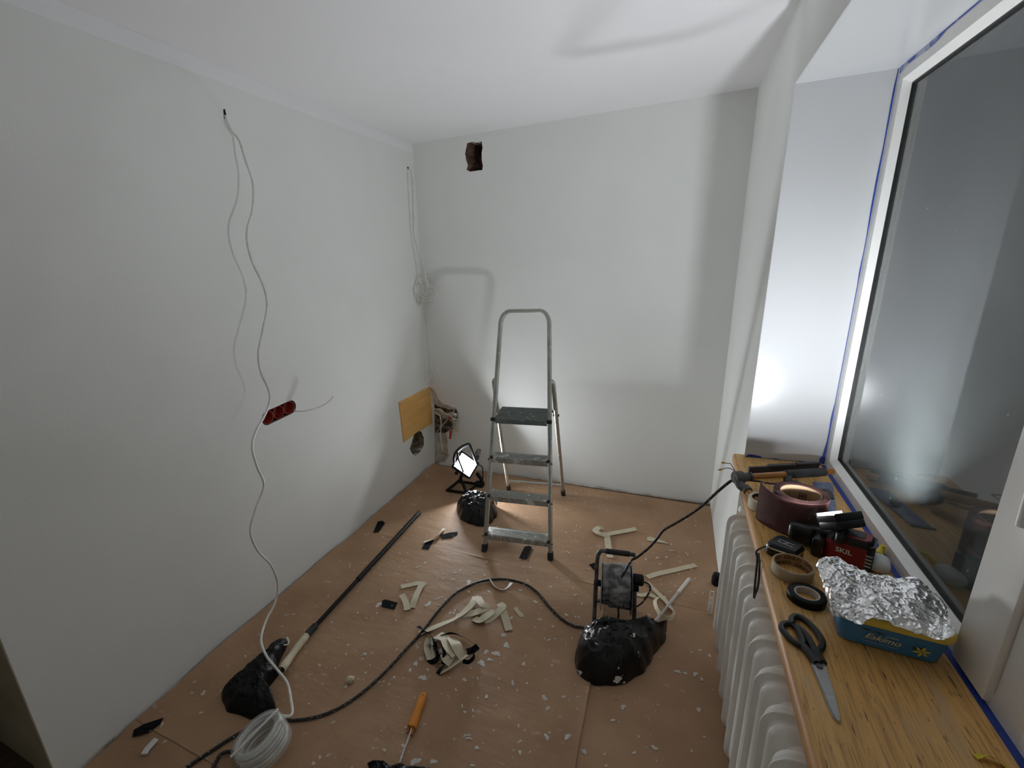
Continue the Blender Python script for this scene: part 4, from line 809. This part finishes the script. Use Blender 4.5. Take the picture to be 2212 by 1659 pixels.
part('emblem_print', wrap_in(flat_in([(-.010, .010, .009, .011), (-.010, -.007, -.008, .009), (-.005, .001, -.004, .006), (.003, .005, -.006, .009), (.007, .010, -.008, .009), (-.010, .004, -.011, -.008)]), c, .0517, camang-.12, RH-.036), 'ink_brown', sr, smooth=False)
part('print', wrap_in(flat_in([(-.011+.0038*k, -.0085+.0038*k, -.002, .002) for k in range(6)]), c, .0517, camang-.12, RH-.056), 'ink_brown', sr, smooth=False)
# masking roll behind
def tape_roll(name, label, cen, ro, ri, h, mt, mc, rc, k=48, m4=None):
    t = thing(name, label, 'tape roll', cen); mm = m4 or Matrix.Translation(cen)
    part('tape', lathe([(ri, .0), (ro-.001, 0), (ro, .001), (ro, h-.001), (ro-.001, h), (ri, h)], k, mm), mt, t, ang=50)
    part('core', lathe([(rc, .0005), (ri-.0002, .0005), (ri-.0002, h-.0003), (rc, h-.0003)], k, mm), mc, t, 'cardboard core')
    return t
cm = S(1650, 1086, .02); cm.z = Z0; tape_roll('masking_tape_roll', 'cream masking tape roll half hidden behind the sandpaper', cm, .046, .037, .036, 'masking', 'ink_brown', .0350)
co = S(1713, 1222, .028); co.z = Z0
ok = tape_roll('parcel_tape_roll', 'nearly used up beige tape roll with black printing inside the core', co, .0475, .0440, .034, 'tape_beige', 'card_core', .0425)
ca = math.atan2(co.y-CAM.y, co.x-CAM.x)
tg = text_geo('OKKO', .0135, bold=.0003)
part('print', join(*[wrap_in(tg, co, .0423, ca+k*1.15+.1, .0235) for k in (-1, 0, 1)], *[wrap_in(tg, co, .0423, ca+k*1.15+.6, .0075) for k in (-1, 0)]), 'ink', ok, 'black lettering', smooth=False)
cb = S(1743, 1284, .016); cb.z = Z0
tape_roll('electrical_tape_roll', 'black tape roll with a pale core between the printed roll and scissors', cb, .0410, .0270, .0195, 'black_plastic', 'core_white', .0235)
# tape measure with wrist strap
ct_ = S(1697, 1186, .02); ct_.z = Z0; tmz = thing('tape_measure', 'black tape measure with silver trim and wrist strap', 'tape measure', ct_)
mt = frame_of(ct_, V((.86, -.50, 0)), V((.50, .86, 0)))
o = []
for x, y, a0, r in ((.026, .020, 0, .012), (-.020, .022, 90, .018), (-.024, -.018, 180, .018), (.030, -.022, 270, .006)):
    for i in range(7): a = math.radians(a0+15*i); o.append((x+r*math.cos(a)-(.0), y+r*math.sin(a)))
def slabs(o, lv): # stack outline scaled
    vs, fs = [], []; k = len(o)
    for s, z in lv: vs += [V((x*s, y*s, z)) for x, y in o]
    for i in range(len(lv)-1):
        for q in range(k): fs.append((i*k+q, i*k+(q+1) % k, (i+1)*k+(q+1) % k, (i+1)*k+q))
    fs += [tuple(reversed(range(k))), tuple((len(lv)-1)*k+q for q in range(k))]; return vs, fs
part('case', xf(slabs(o, [(.92, 0), (1, .004), (1, .026), (.94, .034), (.84, .038)]), mt), 'laser_black', tmz)
part('trim_ring', xf(slabs(o, [(1.005, .022), (1.02, .0235), (1.02, .0255), (1.0, .027)]), mt), 'chrome', tmz, 'silver trim line')
part('badge', xf(join(box(-.018, .018, .005, .0085, .0378, .0388), box(-.018, .018, -.0095, -.006, .0378, .0388), xf(box(-.009, .009, -.0017, .0017, .0378, .0388), Matrix.Rotation(.9, 4, 'Z')), box(-.020, -.017, -.009, .008, .0378, .0388)), mt), 'steel', tmz)
stp = [mt @ V((-.036, .006, .012)), S(1660, 1179, .012), S(1645, 1184, .010), S(1634, 1192, .006)]
lp1 = stp+[V((XS-.010, -1.835, ZS-.01)), V((XS-.016, -1.88, ZS-.05)), V((XS-.018, -1.905, ZS-.085))]
lp2 = [stp[-1]+V((.004, -.006, .001)), V((XS-.008, -1.86, ZS-.006)), V((XS-.012, -1.90, ZS-.045)), V((XS-.018, -1.908, ZS-.085))]
part('strap', join(ribbon(lp1, .0055, None, .0012), ribbon(lp2, .0055, None, .0012)), 'rubber', tmz, 'black wrist strap hanging over the sill edge')
# cordless lamp
lz = S(1833, 1192, .03); lz.z = Z0; ll = thing('cordless_lamp', 'red and black cordless work lamp with white lettering shining at the reveal', 'work light', lz)
ux = V((.93, -.36, 0)).normalized(); ml = frame_of(lz, ux, V((.36, .93, 0))) @ Matrix.Scale(1.12, 4)
def chm(x0, x1, y0, y1, c): return [(x1, y0+c), (x1, y1-c), (x1-c, y1), (x0+c, y1), (x0, y1-c), (x0, y0+c), (x0+c, y0), (x1-c, y0)]
def ext(o, z0, z1, s=1.): return slabs(o, [(.97, z0), (1, z0+.003), (s, z1-.003), (s*.96, z1)])
body = chm(-.046, .046, -.030, .030, .010)
part('body', xf(ext(body, .004, .060, .98), ml), 'laser_red', ll)
part('top_cover', xf(ext(body, .060, .078, .86), ml), 'laser_black', ll)
part('top_ring', xf(join(slabs(chm(-.038, .038, -.024, .024, .010), [(1, .0775), (.97, .0800)])), ml), 'laser_red', ll)
part('keypad', xf(slabs(chm(-.024, .026, -.016, .017, .004), [(1, .0795), (.95, .0812)]), ml), 'laser_grey', ll, 'dark grey keypad')
part('button', xf(join(cyl((.004, -.004, .081), (.004, -.004, .0822), .0055, 16), cyl((-.032, .006, .0795), (-.032, .006, .0815), .0048, 16)), ml), 'laser_black', ll)
part('battery_end', xf(slabs(chm(.030, .0475, -.0315, .0315, .006), [(1, .003), (1, .066), (.97, .070)]), ml), 'laser_black', ll)
tx = text_geo('SKIL', .0175, bold=.0004)
part('lettering', xf(tx, ml @ Matrix.Translation(V((-.008, -.0306, .040))) @ Matrix.Rotation(math.radians(90), 4, 'X')), 'print_white', ll, 'white lettering', smooth=False)
part('label', xf(join(*[box(.033, .0455, -.0324, -.0316, .018+k*.009, .022+k*.009) for k in range(4)]), ml), 'print_grey', ll, smooth=False)
part('slide_foot', xf(join(box(-.072, -.044, -.032, .028, .0, .052, .008), box(-.060, -.030, -.012, .036, .045, .070, .006)), ml), 'laser_black', ll)
part('hook_arm', xf(join(box(-.128, -.068, -.010, .024, .006, .062, .014, 3), box(-.084, -.044, .0, .036, .026, .062, .008)), ml), 'laser_black', ll, 'black folded hook arm')
LC = S(1815, 1121, .127); LN = V((-.28, .46, .84)).normalized(); lu = LN.cross(V((0, 0, 1))).normalized(); lv = lu.cross(LN)
m2 = Matrix(((lu.x, lv.x, LN.x, LC.x), (lu.y, lv.y, LN.y, LC.y), (lu.z, lv.z, LN.z, LC.z), (0, 0, 0, 1)))
part('lamp_head', xf(join(box(-.042, .042, -.032, .032, -.026, -.002, .006), box(-.040, .040, .028, .032, -.004, .016, .001), box(-.040, .040, -.032, -.028, -.004, .021, .001), box(-.042, -.0375, -.03, .03, -.004, .013, .001), box(.0375, .042, -.03, .03, -.004, .006, .001)), m2), 'laser_black', ll, 'black tilting lamp head seen from behind')  # lips round the LED are added to screen its light from roll and camera
part('neck', tube(cr([LC-LN*.012, LC-LN*.03+V((-.01, -.02, -.02)), ml @ V((-.035, .03, .045)), ml @ V((-.03, .02, .03))], 5), .012, 10), 'laser_black', ll)
part('led_panel', xf(box(-.036, .036, -.027, .027, -.0019, -.0004), m2), 'led_small', ll, 'lit LED face', smooth=False)
bm = bmesh.new(); bmesh.ops.create_icosphere(bm, subdivisions=2, radius=.0055); part('steel_ball', xf(move(bm_geo(bm), (-.060, .012, .074)), ml), 'chrome', ll)
part('tag', xf(box(-.0655, -.0470, -.0312, -.0302, .014, .030), ml), 'laser_red', ll)
# yellow ring, glue bottle, yellow scrap
pr_ = S(1744, 1181); solo('yellow_ring', sweep([pr_+V((.013*math.cos(a), .010*math.sin(a), .0022)) for a in [2*math.pi*i/28 for i in range(28)]], rect(.0014, .0022, .3), closed=True, up=(0, 0, 1)), 'yellow_plastic', 'small yellow plastic ring between tape measure and red lamp', 'ring')
gb_ = S(1893, 1205, .018); gb_.z = Z0+.019; gl = thing('glue_bottle', 'white glue bottle with a yellow cap tucked behind the red lamp', 'bottle', V((gb_.x, gb_.y, Z0)))
ga = gb_+V((-.012, -.055, -.003)); ge = gb_+V((.008, .016, 0))
part('bottle', sweep(cr([ga, ga.lerp(ge, .1), ga.lerp(ge, .4), ga.lerp(ge, .75), ge], 5), circ(.0185, 18, .026), scale=lambda t: .45+.55*min(1, 3*t) if t < .33 else (1 if t < .7 else max(.34, 1-(t-.7)*2.4))), 'glue_white', gl)
part('cap', sweep_r([ge, ge+V((.003, .006, .001)), ge+V((.010, .020, .006)), ge+V((.012, .026, .010))], [.010, .010, .007, .004], 14), 'yellow_plastic', gl, 'yellow cap')
gq = S(1905, 1185, .02); solo('yellow_peg', box(gq.x-.007, gq.x+.007, gq.y-.006, gq.y+.006, Z0, Z0+.030, .003), 'yellow_plastic', 'upright yellow plastic peg beside the blue tape behind the red lamp', 'peg')
yq = S(2140, 1652); solo('yellow_offcut', ribbon([yq+V((-.018, .004, .003)), yq+V((0, .008, .009)), yq+V((.02, .0, .003)), yq+V((.034, -.012, .002))], .012, [.3, .9, .4, .1], .0008), 'yellow_plastic', 'curled yellow plastic offcut at the near end of the sill', 'offcut')
# blue package with a pad
bp_ = thing('blue_package', 'blue film package with a grey clip beside the sandpaper roll', 'package', S(1782, 1075))
q1, q2, q3, q4 = S(1755, 1042), S(1798, 1046), S(1807, 1108), S(1768, 1108); up_ = V((0, 0, .004))
gr_v, gr_f = [], []
for j in range(13):
    for i in range(9):
        p = (q4.lerp(q3, i/8)).lerp(q1.lerp(q2, i/8), j/12); p.z = Z0+.003+.004*abs(noise.noise(p*55))+.003*math.sin(math.pi*i/8); gr_v.append(p)
for j in range(12):
    for i in range(8): a = j*9+i; gr_f.append((a, a+1, a+10, a+9))
n_ = len(gr_v); gr_v += [V((p.x, p.y, Z0)) for p in gr_v]; gr_f += [tuple(n_+k for k in reversed(f)) for f in gr_f]
part('film', (gr_v, gr_f), 'blue_film', bp_, ang=25)
kc = S(1783, 1062, .015); part('clip', sweep(cr([kc+V((-.012, .02, -.012)), kc+V((-.002, .006, .002)), kc+V((.006, -.01, .004)), kc+V((.008, -.034, -.01))], 6), rect(.006, .010, .5), up=(0, 0, 1)), 'grey_joint', bp_)
part('strip', box(q4.x-.006, q3.x, q4.y-.004, q4.y+.006, Z0, Z0+.004), 'laser_grey', bp_)
# orange tubular lamp stand lying on the far end of the sill
os_ = thing('lamp_stand', 'orange tubular work lamp frame with grey foam grip lying on the far sill', 'lamp frame', S(1690, 1040))
t0, t1 = S(1604, 1031, .052), S(1801, 1018, .046); tv = (t1-t0).normalized()
part('upper_tube', cyl(t0, t1, .0115, 16, bev=.004), 'orange_paint', os_)
g0, g1 = t0.lerp(t1, .46), t0.lerp(t1, .90)
part('foam_grip', cyl(g0, g1, .0160, 18, bev=.003), 'grey_foam', os_, 'dark grey foam grip')
part('clamp', join(cyl(t0-tv*.012, t0+tv*.022, .0165, 16, bev=.003), cyl(t0+tv*.024, t0+tv*.032, .019, 6)), 'grey_joint', os_)
jp = t0-tv*.018; l0 = S(1612, 1056, .030); l1 = S(1626, 1074, .018); l2 = S(1660, 1088, .014)
part('hinge', join(cyl(jp+V((-.012, -.006, .0)), jp+V((.016, .008, .0)), .024, 20, bev=.003), tube(cr([jp, jp.lerp(l0, .6)+V((-.006, 0, -.006)), l0, l0.lerp(l1, .3)], 5), .0155, 12)), 'grey_joint', os_, 'dark grey swivel joint')
part('lower_tube', tube(cr([l0, l1, S(1640, 1083, .014), l2, S(1720, 1060, .013)], 6), .0105, 12), 'orange_paint', os_)
j2 = S(1702, 1040, .03); part('foot_joint', join(tube(cr([t0.lerp(t1, .50), j2, S(1718, 1046, .016), S(1728, 1050, .014)], 5), .0135, 12)), 'grey_joint', os_)
part('cord', tube(cr([t0+tv*.03+V((0, -.006, -.012)), S(1640, 1040, .040), S(1670, 1045, .034), S(1695, 1041, .036)], 6), .0036, 8), 'cord', os_)
p1, p2 = S(1617, 1011, .040), S(1768, 1004, .040); pv = (p2-p1).normalized(); mm = frame_of(p1, pv, (0, 0, 1)); LL = (p2-p1).length
part('lamp_plate', xf(join(box(0, LL, -.038, .004, -.006, .006, .002), box(LL*.28, LL*.66, -.004, .010, -.010, .010, .003), box(LL*.68, LL, .0, .012, -.010, .010, .003)), mm), 'laser_grey', os_, 'black lamp backplate')
for (a, b, c_) in (((1580, 1004), (1573, 1001), (1566, 1000)), ((1584, 1016), (1572, 1011), (1558, 1014))):
    w1 = [S(x, y, .03) for x, y in (a, b, c_)]
    part('wire', tube(cr([jp]+w1, 5), .0016, 6), 'cord', os_); part('wire_nut', sweep_r([w1[-1], w1[-1]+(w1[-1]-w1[-2]).normalized()*.004, w1[-1]+(w1[-1]-w1[-2]).normalized()*.013], [.003, .0052, .0032], 10), 'yellow_wire', os_, 'yellow wire end')
# scissors
sc_ = thing('scissors', 'black-handled steel scissors lying closed on the near sill', 'scissors', S(1755, 1430))
tip, piv, sh = S(1811, 1562, .004), S(1770, 1441, .006), S(1752, 1412, .006)
bd_ = (tip-piv).normalized(); bn = V((-bd_.y, bd_.x, 0))
part('blade', prism([piv-bd_*.030+bn*.011, piv-bd_*.030-bn*.010, piv-bn*.0125, piv.lerp(tip, .85)-bn*.0040, tip, piv.lerp(tip, .9)+bn*.0055, piv.lerp(tip, .5)+bn*.0095, piv+bn*.012], (0, 0, .0022)), 'steel', sc_, smooth=False)
part('blade', prism([piv-bd_*.028-bn*.004+V((0, 0, -.003)), piv-bn*.0135+V((0, 0, -.003)), piv.lerp(tip, .9)-bn*.0055+V((0, 0, -.003)), tip-bd_*.004+V((0, 0, -.003)), piv+bn*.008+V((0, 0, -.003))], (0, 0, .0022)), 'steel', sc_, smooth=False)
part('pivot_screw', cyl(piv+V((0, 0, .0015)), piv+V((0, 0, .0048)), .0060, 20), 'grey_joint', sc_)
def handle(loop, shank, nm):
    lp = cr([S(x, y, .008) for x, y in loop], 6, closed=True); sk = cr([S(x, y, z) for x, y, z in shank], 6)
    part('handle_loop', join(sweep(lp, rect(.0062, .0066, .6), closed=True, up=(0, 0, 1)), sweep(sk, rect(.0066, .0085, .6), up=(0, 0, 1), scale=lambda t: .85+.35*t)), 'laser_black', sc_, 'black plastic handle loop')
handle([(1691, 1349), (1704, 1346), (1718, 1353), (1728, 1370), (1734, 1388), (1727, 1393), (1712, 1384), (1698, 1370), (1689, 1358)], [(1729, 1390, .008), (1742, 1404, .008), (1758, 1424, .007), (1766, 1434, .007)], 0)
handle([(1710, 1338), (1718, 1331), (1733, 1335), (1752, 1350), (1768, 1370), (1776, 1388), (1773, 1402), (1762, 1404), (1752, 1390), (1742, 1372), (1728, 1358), (1714, 1350)], [(1756, 1398, .008), (1764, 1410, .008), (1771, 1424, .007), (1774, 1432, .007)], 1)
# ice-cream tub
T0, T1 = V((2.200, -2.108, Z0)), V((2.376, -2.122, Z0)); tux = (T1-T0).normalized(); tuy = V((-tux.y, tux.x, 0)); TL = (T1-T0).length; TD = .090; TH = .082
tub = thing('ice_cream_tub', 'blue ice cream tub with a yellow rim and cream lettering under foil', 'tub', T0.lerp(T1, .5)+tuy*TD/2)
mtb = frame_of(T0.lerp(T1, .5)+tuy*TD/2, tux, tuy)
def rr(lx, ly, r, n=6):
    o = []
    for sx_, sy_, a0 in ((1, 1, 0), (-1, 1, 90), (-1, -1, 180), (1, -1, 270)):
        for i in range(n+1): a = math.radians(a0+90*i/n); o.append((sx_*(lx-r)+r*math.cos(a), sy_*(ly-r)+r*math.sin(a)))
    return o
def stack(lv):
    vs, fs = [], []
    for lx, ly, r, z in lv: vs += [V((x, y, z)) for x, y in rr(lx, ly, r)]
    k = 28
    for i in range(len(lv)-1):
        for q in range(k): fs.append((i*k+q, i*k+(q+1) % k, (i+1)*k+(q+1) % k, (i+1)*k+q))
    return vs, fs
def cap(g, k=28): g[1].append(tuple(reversed(range(k)))); g[1].append(tuple(len(g[0])-k+q for q in range(k))); return g
hx_, hy_ = TL/2, TD/2
part('tub_body', xf(cap(stack([(hx_-.010, hy_-.010, .016, 0), (hx_-.004, hy_-.004, .018, .004), (hx_+.006, hy_+.004, .022, TH-.018)])), mtb), 'tub_blue', tub)
part('rim', xf(stack([(hx_-.004, hy_-.004, .018, TH-.020), (hx_+.009, hy_+.007, .024, TH-.020), (hx_+.0115, hy_+.0095, .026, TH-.016), (hx_+.0115, hy_+.0095, .026, TH-.004), (hx_+.009, hy_+.007, .024, TH), (hx_+.004, hy_+.002, .022, TH), (hx_+.002, hy_, .022, TH-.016)]), mtb), 'tub_yellow', tub, 'yellow plastic rim')
slope = math.atan2(.008, TH-.022)
mf = mtb @ Matrix.Translation(V((0, -hy_+.0006-.0012, .030))) @ Matrix.Rotation(math.radians(90)+slope, 4, 'X')
part('lettering', xf(text_geo('Eskimo', .0205, .35, .0003), mf @ Matrix.Translation(V((-.014, .002, .0012))) @ Matrix.Rotation(-.05, 4, 'Z')), 'tub_cream', tub, 'cream script lettering', smooth=False)
part('small_print', xf(join(move(text_geo('Cream', .0075, .3), (.012, .0135, 0)), box(-.034, .026, -.0125, -.0120, 0, .0002)), mf @ Matrix.Translation(V((-.012, .0, .0012)))), 'tub_cream', tub, smooth=False)
fl_ = []
for k in range(6):
    a = 2*math.pi*k/6+.3; fl_.append(prism([(.002*math.cos(a+1.5), .002*math.sin(a+1.5), 0), (.009*math.cos(a-.33), .009*math.sin(a-.33), 0), (.0155*math.cos(a), .0155*math.sin(a), 0), (.009*math.cos(a+.33), .009*math.sin(a+.33), 0)], (0, 0, .0006)))
part('flower', xf(join(*fl_), mf @ Matrix.Translation(V((.050, -.003, .0012)))), 'flower_yellow', tub, 'yellow vanilla flower picture', smooth=False)
part('leaf', xf(join(*[prism([(0, 0, 0), (.008, .004, 0), (.020, .002, 0), (.008, -.003, 0)], (0, 0, .0003))]), mf @ Matrix.Translation(V((.033, .002, .0010)))), 'leaf_dark', tub, smooth=False)
part('swoosh', xf(join(prism([(-.055, .020, 0), (-.045, .0195, 0), (-.038, .021, 0), (-.030, .019, 0), (-.042, .0175, 0)], (0, 0, .0003)), prism([(-.026, .019, 0), (-.018, .020, 0), (-.014, .018, 0), (-.006, .0185, 0), (-.016, .0160, 0)], (0, 0, .0003))), mf @ Matrix.Translation(V((-.004, .0, .0010)))), 'leaf_dark', tub, smooth=False)
# foil draped over the tub and the lamp behind it
fr_px = [(1800, 1272), (1792, 1306), (1800, 1322), (1830, 1336), (1862, 1340), (1885, 1330), (1905, 1334), (1950, 1350), (1985, 1364), (2015, 1378), (2046, 1380), (2064, 1362)]
bk_px = [(1764, 1226), (1764, 1211), (1782, 1198), (1805, 1199), (1840, 1212), (1870, 1226), (1905, 1236), (1940, 1241), (1975, 1242), (2000, 1262), (2030, 1285), (2046, 1310)]
FR = cr([Yp(x, y, -2.146) for x, y in fr_px], 17); BK = cr([Yp(x, y, -1.975-.05*max(0, (i-7)/4)) for i, (x, y) in enumerate(bk_px)], 17)
nF = len(FR); nB = 130; gv, gf = [], []
for j in range(nB+1):
    t = j/nB
    for i in range(nF):
        s = i/(nF-1); p = FR[i].lerp(BK[i], t); env = math.sin(math.pi*t)
        p = p+V((0, 0, .016*env*math.sin(math.pi*min(1, s*1.05))-.012*math.exp(-((s-.45)/.16)**2-((t-.55)/.22)**2)))
        w0 = V((p.x, p.y, p.z*.6)); am = .0052
        vd = noise.voronoi(w0*24)[0]; ve = noise.voronoi(w0*58+V((3, 1, 7)))[0]; vg = noise.voronoi(w0*140)[0]; f1 = -min(.28, vd[1]-vd[0])*.020-min(.3, ve[1]-ve[0])*.0085-(vg[1]-vg[0])*.0022+.004*noise.noise(w0*18)
        p = p+V((noise.noise(w0*70+V((8, 0, 0)))*.004, noise.noise(w0*70+V((0, 8, 0)))*.004, f1)); gv.append(p)
for j in range(nB):
    for i in range(nF-1): gf.append((j*nF+i, j*nF+i+1, (j+1)*nF+i+1, (j+1)*nF+i))
N_ = len(gv); gv += [p+V((0, .0006, -.0008)) for p in gv]; gf += [tuple(N_+k for k in reversed(f)) for f in gf]
solo('aluminium_foil', (gv, gf), 'foil', 'crumpled shiny aluminium foil sheet draped over the ice cream tub', 'foil', ang=26)
